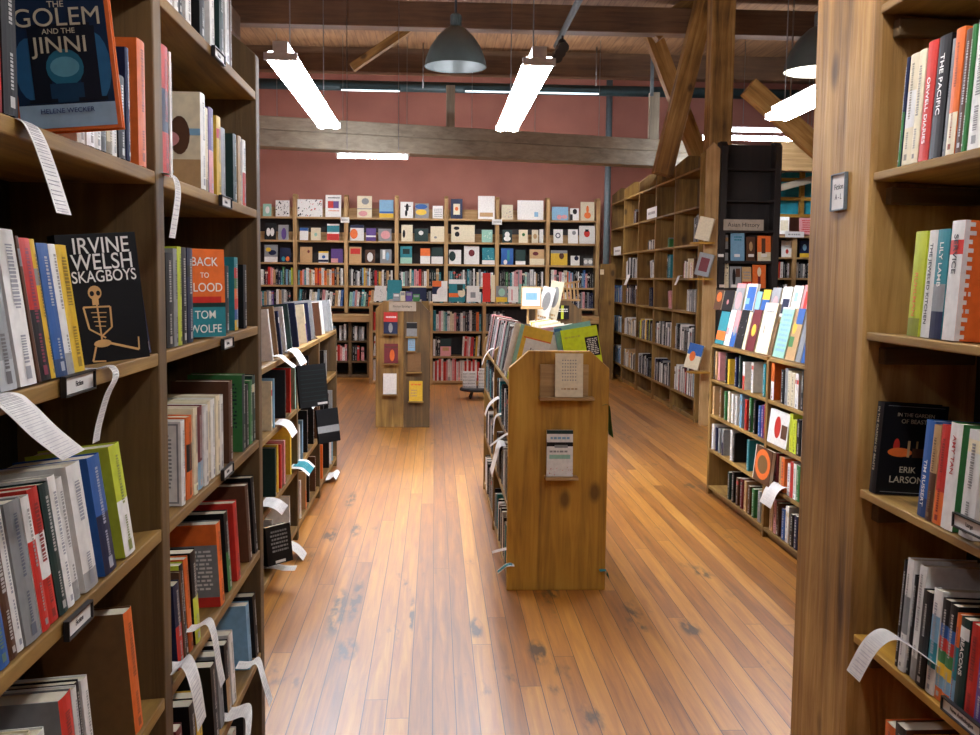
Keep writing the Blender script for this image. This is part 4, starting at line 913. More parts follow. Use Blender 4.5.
T0 = [(263.5, 204, 272, 'I', [('e', .3, .2, .8, .8, 'W')]), (276, 200.5, 290, 'W', [('d', 0, 0, 1, 1, 'K', 34)]), (297.5, 199.5, 323, 'W', [('d', 0, 0, 1, 1, 'K', 34, 'KGRKE')]), (325.5, 195, 341.5, 'W', [('r', .15, .4, .85, .72, 'V'), ('r', .15, .4, .5, .72, 'R'), ('t', .1, .82, .9, .92, 'K', 1), ('t', .12, .24, .88, .32, 'O', 1)]),
 (357, 196, 372, 'C', [('e', .3, .6, .8, .9, 'E'), ('r', 0, .38, 1, .42, 'E'), ('e', .1, .05, .7, .3, 'P')]), (379, 200, 393.5, 'S', [('r', 0, .25, 1, .35, 'B'), ('r', 0, 0, 1, .24, 'Y')]), (400, 202, 413, 'W', [('e', .4, .4, .65, .9, 'K'), ('e', .35, .1, .55, .5, 'K'), ('r', .3, .7, .8, .76, 'K')]), (414.5, 203.5, 428.5, 'E', [('e', .0, .6, .9, .95, 'B'), ('e', .05, .2, .85, .6, 'Y')]),
 (432, 206, 442.5, 'W', [('t', .1, .1, .9, .8, 'E', 5)]), (450, 199, 462, 'N', [('r', .22, .2, .78, .75, 'C'), ('e', .35, .4, .65, .6, 'O')]), (477, 196, 494, 'W', [('r', .1, .1, .9, .28, 'D')]), (500.5, 205, 512, 'C', [('d', .1, .1, .9, .8, 'P', 16, 'PVE')]), (516, 200.5, 542.5, 'W', [('r', .65, .15, .8, .4, 'S')]), (550.5, 207, 567, 'S', [('e', .3, .05, .6, .4, 'P'), ('e', .6, .1, .95, .4, 'P')]), (568.5, 208.5, 577.5, 'W', [('e', .3, .5, .8, .95, 'K'), ('r', 0, 0, .3, .5, 'K')]), (579, 202, 593, 'C', [('e', .25, .1, .75, .45, 'O'), ('e', .4, .4, .6, .8, 'O')])]
T1 = [(265, 223, 276.5, 'K', [('e', .15, .2, .5, .7, 'W'), ('e', .5, .2, .85, .7, 'W')]), (278.5, 225, 289, 'E', [('e', .3, 0, .8, .8, 'V')]), (300, 228, 308.5, 'W', [('r', 0, .75, 1, 1, 'B')]), (311, 228, 321, 'C', [('e', .35, .3, .65, .6, 'I')]), (327, 224, 339.5, 'W', [('r', 0, .5, 1, .9, 'T'), ('r', 0, 0, 1, .4, 'R')]), (350, 225, 364, 'W', [('e', 0, .1, .55, .75, 'O'), ('r', 0, .8, 1, 1, 'N')]), (366, 228.5, 376, 'V', [('r', 0, .3, 1, .42, 'W')]), (378, 229, 391.5, 'E', [('e', .2, .15, .9, .85, 'P')]),
 (401, 225, 412.5, 'C', [('e', .1, .2, .35, .7, 'K'), ('d', .4, .1, .9, .9, 'D', 8)]), (414, 229, 428, 'F', [('e', .3, .5, .65, .85, 'W')]), (430, 226.5, 444.5, 'C', [('e', .25, .2, .45, .35, 'E')]), (450.5, 225, 474.5, 'C', [('e', .1, .7, .35, .9, 'K'), ('e', .15, .3, .35, .6, 'K')]), (481, 230, 492, 'I', [('d', .1, .1, .9, .9, 'W', 14)]), (501.5, 230, 511.5, 'F', [('e', .15, .1, .85, .5, 'W'), ('e', .25, .4, .75, .85, 'W')]), (518, 230, 527, 'C', [('e', .35, .5, .7, .75, 'G')]), (531, 230, 537.5, 'C', [('e', .2, .3, .8, .7, 'D')]), (538.5, 229.5, 542.5, 'W', []), (552.5, 229.5, 562, 'W', [('e', .2, .35, .75, .75, 'N'), ('e', .3, .42, .65, .68, 'W')]), (567, 229.5, 577, 'W', [('e', .4, .6, .8, .9, 'E')]), (578, 226, 594, 'W', [('e', .3, .35, .68, .78, 'R'), ('r', .38, .66, .6, .8, 'K')])]
T2 = [(264.5, 245, 278, 'E', [('r', 0, 0, 1, .3, 'W'), ('e', .3, .4, .9, .7, 'N'), ('e', .1, .6, .5, .85, 'Y')]), (280, 248, 291, 'N', [('e', .15, .05, .5, .4, 'T'), ('e', .55, .05, .9, .4, 'O')]), (300, 247, 312.5, 'D', [('e', .6, .6, .8, .8, 'M')]), (318.5, 251.5, 328.5, 'W', [('e', .35, .35, .7, .65, 'B'), ('r', 0, .05, 1, .25, 'N'), ('r', 0, .85, 1, 1, 'Y')]), (331, 249, 343, 'V', [('r', 0, 0, .6, .3, 'P')]), (349, 247, 361.5, 'D', [('r', .1, .55, .9, .9, 'R')]), (365, 250, 375, 'A', [('e', .2, .1, .8, .8, 'W')]), (380, 249.5, 391.5, 'E', [('r', .2, .3, .45, .95, 'W'), ('e', .5, .2, .8, .8, 'S')]), (400, 246.5, 412, 'I', [('r', 0, .35, 1, 1, 'T'), ('r', .2, .55, .8, .85, 'F')]), (420, 248.5, 430, 'W', [('r', 0, .5, 1, 1, 'O')]), (431, 248, 443, 'F', [('r', 0, 0, 1, .45, 'W')]),
 (448.5, 250, 461, 'W', [('e', 0, .2, .55, .9, 'F')]), (463.5, 246, 479, 'W', [('e', .3, .42, .7, .8, 'M')]), (481.5, 248, 494.5, 'T', [('r', 0, 0, 1, .25, 'W'), ('d', 0, .3, 1, 1, 'I', 14)]), (500.5, 248.5, 513, 'B', [('e', .2, 0, .5, .3, 'W'), ('r', .5, .2, .7, .9, 'T')]), (515, 250, 525, 'F', [('r', 0, 0, 1, .25, 'W')]), (529, 249.5, 544, 'D', [('e', .2, .6, .6, .85, 'M'), ('r', 0, 0, 1, .4, 'C')]), (550, 250.5, 567, 'Y', [('e', .5, .4, .8, .85, 'A'), ('r', 0, .8, 1, 1, 'E')]), (570, 256, 579, 'W', [('e', .4, .5, .9, 1, 'N')]), (583, 258.5, 592, 'E', [('e', 0, .2, .45, .8, 'W'), ('e', .5, .2, 1, .8, 'W')])]
for r_, T in enumerate((T0, T1, T2)):
    for (x0, y0, x1, c, art) in T: bk(x0, y0, x1, c, r_, art)
bp1 = ['YKILSKPWKMRPDKNTGK', 'POPTWWDCWOROWODWOKNKWDCD', 'KWKEWKSEDAEPKRKYDWKW', 'KWIEKCTPWRAODKFWDTEKP', 'KTFKFEWKTEKWETEWSTRKWC', 'KKRGKTWPPWPKIEKWEWDK', 'KWTKWCPODWSKWPKSBPKE']
bp2 = ['KPWYWTFTVEBVKWDPWK', 'TFK_CCWSKPMRWKDWBBKN', 'ISPWKTIKODWRWKW', 'FKKTKWFKEK', 'ETKWETKWS', 'ECTTPWWFIEKWEW', 'KEPKEKNWMPKKNW']
for i in range(7):
    a, b = bu[i]+.04, bu[i+1]-.04
    fill('F', BY+.01, BL[3]+.001, a, b, bp1[i], 'fourth row on the back wall', h=(.22, .29), t=(.022, .045))
    fill('F', BY+.01, BL[4]+.001, a, b, bp2[i], 'fifth row on the back wall', h=(.22, .27), t=(.025, .045), lean=random.choice((0, .08, -.08)))
def topsign(px, py, w, h, side='F', plane=BY-.02, label='', s='~', size=.05, name='shelf_sign'):
    sign(px, py, side, plane, w, h, s, label, size=size, name=name, cat='shelf sign')
topsign(345, 220, .14, .085, label='white card on the first third of the back wall top shelf', plane=BY-.012)
topsign(497, 222, .16, .085, label='white card mid way along the back wall top shelf', plane=BY-.012)
# ---- tall half-empty bookcase
TX = 2.84
tu = [depth_at(x, TX, 1.6) for x in (697.5, 673, 654, 637.3, 622.8, 610.5)]
TL = [2.77, 2.36, 1.955, 1.58, 1.205, .745, .262]
TC = bookcase('tall half-empty bookcase with pointed tops beyond the low slanted one', 'R', TX, tu, TL, 3.02, .28, OAK, up=.04, bt=.025, chamfer=.14, back=UMB)
m = MB(); x0, x1 = PY(702.5, 300, 10.52).x, PY(715.5, 300, 10.52).x
poly = [(0, 0), (x1-x0, 0), (x1-x0, 2.93), ((x1-x0)/2, 3.0), (0, 2.93)]
m.prism(poly, 1, 0, .05); o = m.build('end_post', PINE['Z'], bevel=.004); o.location = (x0, 10.5, 0); tag(o, 'pale upright end board with pointed top beside dark bookcase', 'end board')
rt_ = lambda s: s+' of tall half-empty bookcase'
LW = {6: 'bottom shelf', 5: 'lower shelf', 4: 'third shelf up', 3: 'middle shelf', 2: 'upper shelf', 1: 'high shelf'}
def tf(bay, lv, a, b, pal, **k):
    y1, y0 = tu[bay]+.025, tu[bay+1]-.025
    # a,b fraction from the near end
    fill('R', TX+.02, TL[lv]+.001, y1+(y0-y1)*a, y1+(y0-y1)*b, pal, rt_(LW[lv]), h=k.pop('h', (.2, .26)), t=k.pop('t', (.025, .045)), **k)
for lv in (5, 6):
    tf(0, lv, 0, .95, 'WEWKEKFEWK' if lv == 5 else 'WWSERWMWK', h=(.22, .3)); tf(1, lv, 0, .98, 'EKWKKNWE' if lv == 5 else 'WEKKEWKN', h=(.22, .3))
    tf(2, lv, .05, .98, 'KNWEKYWL' if lv == 5 else 'NKKFWKW', h=(.22, .28)); tf(3, lv, .1, .95, 'WDEWCK', h=(.2, .26)); tf(4, lv, .1, .95, 'SWEBWK', h=(.2, .26))
tf(0, 4, .1, .5, 'EWEEW', h=(.22, .25)); tf(1, 4, .15, .3, 'PP', h=(.2, .22), lean=-.3); tf(2, 4, .2, .35, 'KN', h=(.22, .26)); tf(3, 4, 0, .9, 'KNWAK', h=(.2, .28)); tf(4, 4, 0, .9, 'CWSBT', h=(.2, .26))
tf(0, 3, .2, .65, 'ADCPW', h=(.14, .22)); tf(1, 3, .2, .4, 'FT', h=(.26, .3)); tf(2, 3, .1, .3, 'WE', h=(.2, .24), lean=-.3); tf(3, 3, .05, .9, 'WKEKEW', h=(.24, .3))
tf(0, 2, .1, .3, 'EK', h=(.28, .33)); tf(1, 2, .3, .45, 'GE', h=(.1, .12)); tf(2, 2, .1, .5, 'WEKW', h=(.1, .13)); tf(3, 1, .25, .45, 'EA', h=(.16, .2))
for (p0, p1, z, c, h_, lb_, ar) in ((700.5, 706, 1.957, 'C', .24, 'cream books tilted off the tall bookcase end, upper one', []), (700.5, 707.5, 1.582, 'E', .24, 'photo book tilted out from the tall bookcase end', [('r', .2, .2, .8, .8, 'M')]), (690, 704, .6, 'C', .27, 'blue and cream book held out at tall bookcase end', [('r', 0, .55, 1, 1, 'B'), ('e', .2, .3, .6, .7, 'O')])):
    x = PY((p0+p1)/2, 300, 10.42).x
    add('F', x+(-.04 if p1 > 705 else -.05), 10.42, z, .16, h_, .03, c, 'end of tall half-empty bookcase', face=True, tilt=.1, yaw=math.radians(-35), lean=.22, art=ar, label=lb_)
    m = MB(); m.box((x-.1-TX, -.24+tu[0]-tu[0], z-.02), (x+.12-TX, -.0+.0, z-.004)) 
    m = MB(); m.box((-.16, 10.32-tu[0], z-.022), (.06, 10.485-tu[0], z-.006)); m.build('end_ledge', AMB['X'], TC)
sign(652, 213, 'R', TX-.004, .6, .14, '~', 'white shelf card high on the tall half-empty bookcase', size=.08, name='shelf_sign', cat='shelf sign')
sign(617.5, 251, 'R', TX-.004, .6, .13, '~', 'white shelf card at the far end of the tall bookcase', size=.08, name='shelf_sign', cat='shelf sign')
# ---- dark bookcase facing the camera
KY = 10.53
ku = [PY(720.5, 300, KY).x, PY(774, 300, KY).x]
DC = bookcase('dark stained tall bookcase with signboard and few face-out books', 'F', KY, ku, [2.74, 2.41, 2.09, 1.765, 1.475, 1.1, .7, .3, .06], 3.02, .17, DRK, up=.07, bt=.025, chamfer=.06, back=DRK)
sign(743.5, 225, 'F', KY-.01, .43, .115, 'Asian History', 'long beige signboard across the dark stained bookcase', mat=simple('beige board', (168, 156, 140), .8), size=.062, name='signboard')
rd = 'on the dark stained bookcase'
def kb(px0, y0, px1, z, c, art, label):
    b = PY((px0+px1)/2, y0, KY+.05); faceout('F', px0, px1, z, b.z-z, c, rd, front=KY+.03, art=art, label=label, d=.02, tilt=.1)
kb(715.8, 235, 727, 1.766, 'E', [('r', 0, .75, 1, .9, 'D'), ('r', 0, .3, 1, .45, 'K')], 'grey landscape book under the beige signboard')
kb(729.5, 233, 743.3, 1.766, 'S', [('t', .2, .7, .8, .9, 'T', 2)], 'slate blue book on the dark stained bookcase')
kb(745, 237, 754, 1.766, 'A', [('e', .3, .4, .7, .8, 'D')], 'dark brown book on the dark stained bookcase')
kb(756, 236, 769.5, 1.766, 'O', [('r', 0, 0, 1, .35, 'C'), ('r', .3, .3, .6, .9, 'A')], 'amber picture book on the dark stained bookcase')
kb(714.8, 262.5, 728.5, 1.476, 'C', [('d', .05, .05, .95, .95, 'K', 26)], 'cream book with black figures on the dark bookcase')
kb(729.5, 266.5, 741, 1.476, 'E', [('e', .2, .1, .5, .9, 'K'), ('r', .5, .5, .9, .9, 'A')], 'grey photo book, lower row of the dark bookcase')
kb(741.8, 267, 751, 1.476, 'D', [('r', 0, 0, 1, .3, 'R'), ('t', .1, .4, .9, .8, 'E', 3)], 'tan book with red foot on the dark bookcase')
kb(752, 265, 765.5, 1.476, 'O', [('e', .35, .5, .65, .9, 'C'), ('r', .4, .1, .6, .5, 'M')], 'burnt orange book on the dark stained bookcase')
for px in (720.8, 737, 751, 764): sign(px, 255.5, 'F', KY-.004, .06, .03, '', 'tiny white price card below dark bookcase books', size=.02, name='price_card', cat='card')['group'] = 'price cards on the dark bookcase'
for px in (722, 734): sign(px, 286, 'F', KY-.004, .06, .03, '', 'tiny white price card below dark bookcase books', size=.02, name='price_card', cat='card')['group'] = 'price cards on the dark bookcase'
# ---- low slanted bookcase in front of it
SX = 2.0
su_ = [depth_at(x, SX, .6) for x in (805, 765, 709.5)]
su_ = [su_[1]-1.2, su_[1], su_[2]]
SLv = [1.098, .845, .59, .336, .064]
SCs = bookcase('low slanted bookcase with two tiers of face-out books', 'R', SX, su_, SLv, 1.1, .46, OAK, up=.04, bt=.022, chamfer=.03)
m = MB(); m.box((.19, su_[0]+.03-su_[0], 1.30), (.45, su_[-1]-su_[0]-.03, 1.32)); m.build('riser_shelf', OAK['Y'], SCs)
m = MB(); m.box((.19, .03, 1.1), (.21, su_[-1]-su_[0]-.03, 1.299)); m.build('riser_panel', OAK['Y'], SCs)
rs = lambda s: s+' of low slanted bookcase'
FT = [(714.5, 723, .235, 'T', [('r', 0, .12, 1, .4, 'O')]), (723.5, 728.5, .25, 'W', [('r', 0, .3, .5, .5, 'P')]), (729, 733.5, .25, 'P', [('r', 0, 0, 1, .4, 'B'), ('e', .2, .3, .8, .6, 'E')]), (734, 741, .26, 'K', [('d', .1, .1, .9, .9, 'E', 18)]), (741.5, 744.5, .25, 'C', []), (745, 753, .27, 'M', [('e', .25, .35, .75, .65, 'Y')]), (754.5, 767, .32, 'C', [('r', .3, .4, .35, .55, 'K'), ('t', .2, .8, .8, .86, 'E', 1)]), (768, 771, .2, 'Q', []), (772, 783.5, .3, 'I', [('t', .1, .1, .9, .9, 'S', 8), ('r', 0, .97, 1, 1, 'W')]), (784.5, 794, .3, 'D', [('e', .1, .5, .5, .75, 'Y'), ('r', .3, .7, 1, 1, 'B'), ('r', 0, .25, .5, .45, 'G')]), (795, 800, .3, 'E', []), (800.5, 807, .24, 'B', [('d', .1, .1, .9, .9, 'S', 14)])]
for (x0, x1, h_, c, ar) in FT: faceout('R', x0, x1, 1.1, h_, c, rs('front tier'), front=SX+.02, art=ar, d=.02, tilt=.2)
BT = [(713, 720, .2, 'A', [('e', .2, .4, .9, .9, 'O')]), (721, 731, .2, 'K', [('e', .4, .3, .6, .55, 'P')]), (732, 740.5, .27, 'E', [('e', .2, .1, .8, .7, 'P'), ('r', 0, .85, 1, 1, 'P')]), (742, 752, .27, 'W', [('r', .15, .1, .95, .9, 'B'), ('r', .1, .3, .5, .5, 'S')]), (753, 758, .2, 'S', []), (759, 766.5, .22, 'B', [('r', 0, .6, 1, 1, 'Y')]), (767.5, 776, .24, 'E', [('e', .3, .2, .8, .7, 'P')]), (777.5, 787, .25, 'W', [('r', .2, .1, .9, .6, 'N')]), (788, 797, .26, 'W', [('r', .2, .5, .6, .8, 'I')]), (798, 806, .27, 'P', [('r', .3, .2, .7, .8, 'R')])]
for (x0, x1, h_, c, ar) in BT: faceout('R', x0, x1, 1.322, h_*.78, c, rs('rear tier'), front=SX+.215, art=ar, d=.02, tilt=.18)
prow('R', SX+.01, .846, 711, 'K3 D3/.2 P7/.2 K3 Y7/.17 N4 F4 W5/.18:R _3 W12/.19 T4 W3 _6', rs('upper shelf'), h=(.19, .22), lo=su_[1]+.03, hi=su_[2]-.03, tmax=.04)
prow('R', SX+.01, .846, 766, 'O14/.22:W K4 E3 C3/.2 C4 W6 K3 V3:R R4', rs('upper shelf'), h=(.19, .22), lo=su_[0]+.03, hi=su_[1]-.03, tmax=.05)
prow('R', SX+.01, .591, 711, 'D8/.2 Q4 G4 C3 W4 W5 S5/.22 R4 G4/.22:K K5 B3 V3 R4', rs('middle shelf'), h=(.19, .22), lo=su_[1]+.03, hi=su_[2]-.03, tmax=.04)
faceout('R', 766.5, 786, .592, .2, 'W', rs('middle shelf'), front=SX+.0, art=[('e', .3, .2, .62, .85, 'R'), ('r', .66, .25, .95, .65, 'A')], d=.02, tilt=.1, label='white book with red pear shape on low slanted bookcase')
prow('R', SX+.01, .591, 788, 'L4 L4 K4 W4', rs('middle shelf'), h=(.19, .22), lo=su_[0]+.03, hi=su_[1]-.03, tmax=.05)
prow('R', SX+.01, .337, 711, 'W3 N3 E4 E6:N _2 W3 K14/.2 T8/.2', rs('lower shelf'), h=(.17, .21), lo=su_[1]+.03, hi=su_[2]-.03, tmax=.04)
faceout('R', 752.5, 768, .338, .21, 'A', rs('lower shelf'), front=SX-.03, art=[('e', .05, .08, .95, .95, 'O'), ('e', .2, .25, .8, .78, 'Q'), ('r', 0, 0, .04, 1, 'W')], d=.025, tilt=.1, w=.3, label='large brown book with octagonal orange plate on slanted bookcase')
prow('R', SX+.01, .337, 773, 'M5 D2 O6/.2 W3 R3 W3 G6/.2 W4:R', rs('lower shelf'), h=(.18, .21), lo=su_[0]+.03, hi=su_[1]-.03, tmax=.05)
prow('R', SX+.01, .065, 727, 'F4 K4 A4 M4 D4 A4 G6 E4 W8/.2:O', rs('bottom shelf'), h=(.18, .21), lo=su_[1]+.03, hi=su_[2]-.03, tmax=.045)
prow('R', SX+.01, .065, 768, 'D4 P3 A5 B4 W5 K4 N5 K4 Y7/.2', rs('bottom shelf'), h=(.18, .21), lo=su_[0]+.03, hi=su_[1]-.03, tmax=.05)
# ---- side room seen past the dark bookcase
QY = 13.4
qx = [PY(x, 260, QY).x for x in (768, 794.5, 821)]
QC = bookcase('far side-room bookcase with white card, past the dark bookcase', 'F', QY, qx, [2.17, 1.88, 1.6, 1.28, .9, .5, .06], 2.19, .3, PINE, up=.06, bt=.025, chamfer=.02, back=DRK)
rq = 'far side-room bookcase'
def qb(px0, y0, px1, z, c, art, label):
    b = PY((px0+px1)/2, y0, QY+.05); faceout('F', px0, px1, z, b.z-z, c, rq, front=QY+.03, art=art, label=label, d=.02, tilt=.1)
qb(777, 217, 787, 2.171+.02, 'W', [('r', .1, .2, .9, .8, 'C')], 'white book atop the far side-room bookcase'); qb(797, 218, 812, 2.171+.02, 'P', [('t', .1, .1, .9, .9, 'R', 6)], 'pink striped album atop the far side-room bookcase')
qb(780, 241, 790, 1.881, 'W', [('e', .4, .2, .7, .5, 'R')], 'white book with red spot, side-room bookcase'); qb(798, 241, 808, 1.881, 'N', [('r', 0, 0, 1, .25, 'Y'), ('e', .3, .4, .7, .8, 'S')], 'navy book with yellow foot, side-room bookcase')
fill('F', QY+.01, 1.601, qx[0]+.05, qx[1]-.04, 'KWEORWK', rq, h=(.17, .22)); fill('F', QY+.01, 1.601, qx[1]+.04, qx[2]-.04, 'WKEWBKW', rq, h=(.17, .24))
fill('F', QY+.01, 1.281, qx[0]+.05, qx[1]-.04, 'KKWOK', rq, h=(.17, .24)); fill('F', QY+.01, 1.281, qx[1]+.04, qx[2]-.04, 'RWORW', rq, h=(.17, .24))
sign(794.5, 234.5, 'F', QY-.01, .26, .08, '~', 'white card across the far side-room bookcase', size=.055, name='shelf_sign', cat='shelf sign')
a = PY(770, 171, 14.2); b = PY(860, 143, 14.2)
m = MB(); m.box((a.x, 14.1, a.z), (b.x, 14.2, b.z)); struct('trim_1', m, PINE['X'])
a = PY(770, 216, 15.0); b = PY(860, 173, 15.0)
wn = MB(); 
for px in (772, 801.5, 830):
    x = PY(px, 200, 15.0).x; wn.box((x-.03, 14.96, a.z), (x+.03, 15.04, b.z))
for py in (216, 199, 180):
    z = PY(800, py, 15.0).z; wn.box((a.x, 14.97, z-.025), (b.x, 15.03, z+.025))
struct('window_1', wn, AMB['X'])
m = MB(); m.box((a.x, 15.06, a.z), (b.x, 15.1, b.z)); o = m.build('poster_panel', M_TEAL); recenter(o, (a.x, 15.08, a.z)); tag(o, 'bright teal poster panel behind the side-room window grid', 'poster')
bar(PY(772, 190, 14.6), PY(840, 172, 14.6), .1, .1, GRY['Z'], 'sloping_rail'); tag(bpy.data.objects['sloping_rail'], 'sloping grey rail across the top of the side-room window', 'rail')
# ---- brown end unit far behind the centre unit
EY = 9.6
eu = empty('display_unit', (PY(562, 310, EY).x, EY, 0), 'brown chamfered display unit beyond the centre one, holding wire racks', 'bookcase')
x0, x1 = PY(541.5, 310, EY).x-eu.location.x, PY(582, 310, EY).x-eu.location.x; ze = PY(560, 300.5, EY).z
poly = [(x0, 0), (x1, 0), (x1, ze-.1), (x1-.12, ze), (x0+.1, ze), (x0, ze-.1)]
for yy in (0, 1.2):
    m = MB(); m.prism(poly, 1, yy, yy+.045); m.build('end_panel', UMB['Z'], eu, bevel=.003)
for z in (.3, .7, 1.1, ze-.01):
    m = MB(); q = .12 if z > 1.2 else 0; m.box((x0+q, .046, z-.02), (x1-q, 1.199, z)); m.build('shelf_board', OAK['Y'], eu)
add('F', PY(562, 310, EY).x, EY-.03, PY(562, 319, EY).z, .13, .13, .02, 'K', 'brown display unit beyond centre', face=True, tilt=0, art=[('r', .4, 0, .6, 1, 'L'), ('t', .1, .5, .9, .8, 'W', 2)], label='small black and lime booklet on the brown unit beyond centre')
# slatted rack and easel with leaflets
sr = empty('slatted_rack', (PY(567, 300, EY+.25).x, EY+.25, ze-.01), 'small tilted slatted wood rack atop the brown unit', 'rack')
for k in range(7):
    m = MB(); x = -.105+.035*k; m.hexa([(x, 0, 0), (x+.018, 0, 0), (x+.018, .012, 0), (x, .012, 0), (x+.02-.04, -.02, .155+.006*k), (x+.038-.04, -.02, .155+.006*k), (x+.038-.04, -.008, .155+.006*k), (x+.02-.04, -.008, .155+.006*k)]); m.build('slat', PINE['Z'], sr)
m = MB(); m.box((-.13, -.012, .0), (.13, .0, .02)); m.build('rail', PINE['X'], sr)
m = MB(); m.hexa([(-.15, -.034, .14), (.12, -.034, .185), (.12, -.022, .185), (-.15, -.022, .14), (-.15, -.034, .16), (.12, -.034, .205), (.12, -.022, .205), (-.15, -.022, .16)]); m.build('rail', PINE['X'], sr)
ez = CY0+2.15
es = empty('tabletop_easel', (PY(532, 330, ez).x, ez, 1.151), 'pale easel holding framed leaflets on the centre display unit', 'easel')
z2 = PY(532, 309, ez).z-1.151
for sx in (-.03, .03):
    m = MB(); m.tube((sx, 0, 0), (sx, .01, z2+.01), .008, 8); m.build('leg', PINE['Z'], es)
m = MB(); m.box((-.08, -.02, z2), (.075, .03, z2+.012)); m.build('ledge', PINE['X'], es)
pf = empty('leaflet_frame', (PY(532, 300, ez).x, ez-.0, 1.151+z2+.013), 'white framed leaflet standing on the pale easel', 'frame')
m = MB(); m.box((-.075, 0, 0), (.065, .01, .145)); m.build('backing', PINE['X'], pf)
m = MB(); m.box((-.067, -.003, .01), (.057, -.0005, .135)); m.quad([(-.045, -.0035, .05), (.035, -.0035, .05), (.035, -.0035, .1), (-.045, -.0035, .1)], colr('S')); m.build('leaflet', M_PAPER, pf)
for k, (dx, hh, ln, c, lb_) in enumerate(((.05, .21, .25, 'W', 'tall white pamphlet leaning beside the framed leaflet'), (.12, .25, .2, 'C', 'taller cream pamphlet behind the framed leaflet'))):
    add('F', PY(532, 300, ez).x+dx, ez+.05+.03*k, 1.152, .09, hh+.13, .01, c, 'easel', face=True, tilt=.05, lean=ln, art=[('e', .2, .5, .8, .9, 'E'), ('t', .1, .1, .8, .4, 'D', 4)], label=lb_)
# wall panel and ledge at the end of the back wall case
a = PY(598, 370, 15.45); b = PY(611, 265, 15.45)
m = MB(); m.box((2.55, 15.4, 0), (2.78, 15.46, PY(604, 264, 15.45).z)); o = m.build('end_board', OAK['Z'], bevel=.004); recenter(o, (2.66, 15.43, 0)); tag(o, 'plain brown end board with small cream card near back corner', 'end board')
sign(602, 272, 'F', 15.395, .06, .08, '', 'small cream card pinned on the plain brown end board', mat=simple('cream card', (228, 206, 170), .8), name='card', cat='card')
# ------------------------------------------------------------------ paper slips
def slip(pts, w, label, X=None, col='W', edge=None, wdir=(0, 1, 0), lines=True, side='L'):
    P = [PX(*p) for p in pts]
    P.insert(0, P[0]+Vector((math.copysign(.035, P[0].x-P[-1].x or -1), 0, .001)))
    n = 5; C = []
    for i in range(len(P)-1):
        p0 = P[max(0, i-1)]; p1 = P[i]; p2 = P[i+1]; p3 = P[min(len(P)-1, i+2)]
        for k in range(n):
            t = k/n; C.append(.5*((2*p1)+(p2-p0)*t+(2*p0-5*p1+4*p2-p3)*t*t+(3*p1-p0-3*p2+p3)*t**3))
    C.append(P[-1]); base = Vector(P[0]); wd = Vector(wdir).normalized()*w/2
    m = MB(); c = colr(col); ce = colr(edge) if edge else c
    k0 = len(C)
    for i in range(k0): 
        q = C[i]-base
        m.v += [tuple(q-wd), tuple(q+wd)]
    for i in range(k0-1): m.f.append((2*i, 2*i+1, 2*i+3, 2*i+2)); m.c.append(c); m.m.append(0)
    if lines:
        L_ = 0
        for i in range(1, k0-1):
            a = C[i]-base; b = C[i+1]-base; t = (b-a); nrm = wd.cross(t).normalized()*.0009
            for f in (.2, .6):
                q = a.lerp(b, f); q2 = a.lerp(b, f+.08); x = random.uniform(.7, .85)
                for sg in (1, -1):
                    m.quad([q-wd*.8+nrm*sg, q+wd*x*random.uniform(.5, 1)+nrm*sg, q2+wd*.6+nrm*sg, q2-wd*.8+nrm*sg], lin((196, 192, 196)))
    if edge:
        a = C[-2]-base; b = C[-1]-base; 
        for i in range(2, k0-1):
            a = C[i]-base; b = C[i+1]-base; nrm = wd.cross(b-a).normalized()*.0012
            for sg in (1, -1): m.quad([a-wd*.6+nrm*sg, a+wd*.6+nrm*sg, b+wd*.6+nrm*sg, b-wd*.6+nrm*sg], ce)
    o = m.build('paper_slip', M_PAPER); o.location = base
    md = o.modifiers.new('s', 'SOLIDIFY'); md.thickness = .0006; md.offset = 0
    tag(o, label, 'paper slip')
F_ = -.547
slip([(26, 122, F_), (38, 138, -.53), (50, 170, -.52), (64, 214, -.50)], .055, 'long white slip hanging below the moonlit arch novel')
slip([(4, 397, F_), (20, 408, -.525), (45, 432, -.505), (74, 455, -.49)], .085, 'broad handwritten white slip curling out from near bay upper shelf')
slip([(96, 369, F_), (110, 366, -.51), (116, 376, -.485), (107, 396, -.49), (99, 424, -.5), (96, 442, -.50)], .03, 'narrow curling slip beside the skeleton novel')
slip([(166, 174, F_), (175, 178, -.52), (178, 196, -.51), (172, 238, -.51)], .045, 'white slip at the post between bays, under picture book')
slip([(195, 628, F_), (208, 621, -.52), (214, 634, -.5), (219, 664, -.49), (223, 684, -.485)], .05, 'bent white slip on the second bay lower shelf')
slip([(176, 668, F_), (186, 661, -.52), (195, 682, -.49), (202, 724, -.48)], .075, 'broad white slip on the second bay low shelf nearest upright')
slip([(249, 665, F_), (258, 661, -.53), (264, 680, -.5), (271, 703, -.48)], .06, 'narrow slip hanging past the far upright of slip-hung bookcase')
slip([(232, 714, F_), (246, 710, -.51), (249, 720, -.49), (247, 745, -.48)], .09, 'white slip at the foot of the slip-hung bookcase')
g2 = -.79
slip([(281, 356, g2), (287, 361, -.75), (295, 367, -.71)], .12, 'pointed white slip hanging under leaning periodicals, nearer one')
slip([(294, 350, g2), (300, 357, -.75), (304, 364, -.70)], .25, 'wide white slip hanging under leaning periodicals, further one')
slip([(283, 422, g2), (289, 425, -.75), (295, 435, -.71)], .2, 'white slip by the red spine of the low bookcase')
slip([(306, 402, g2), (311, 402, -.76), (315, 407, -.72)], .2, 'white slip under the black ruled portfolio')
slip([(299, 464, g2), (305, 465, -.74), (312, 471, -.70)], .3, 'white slip with teal band on low bookcase', edge='T')
slip([(270, 502, g2), (277, 504, -.75), (285, 510, -.72)], .2, 'white slip lying over the thick black volume')
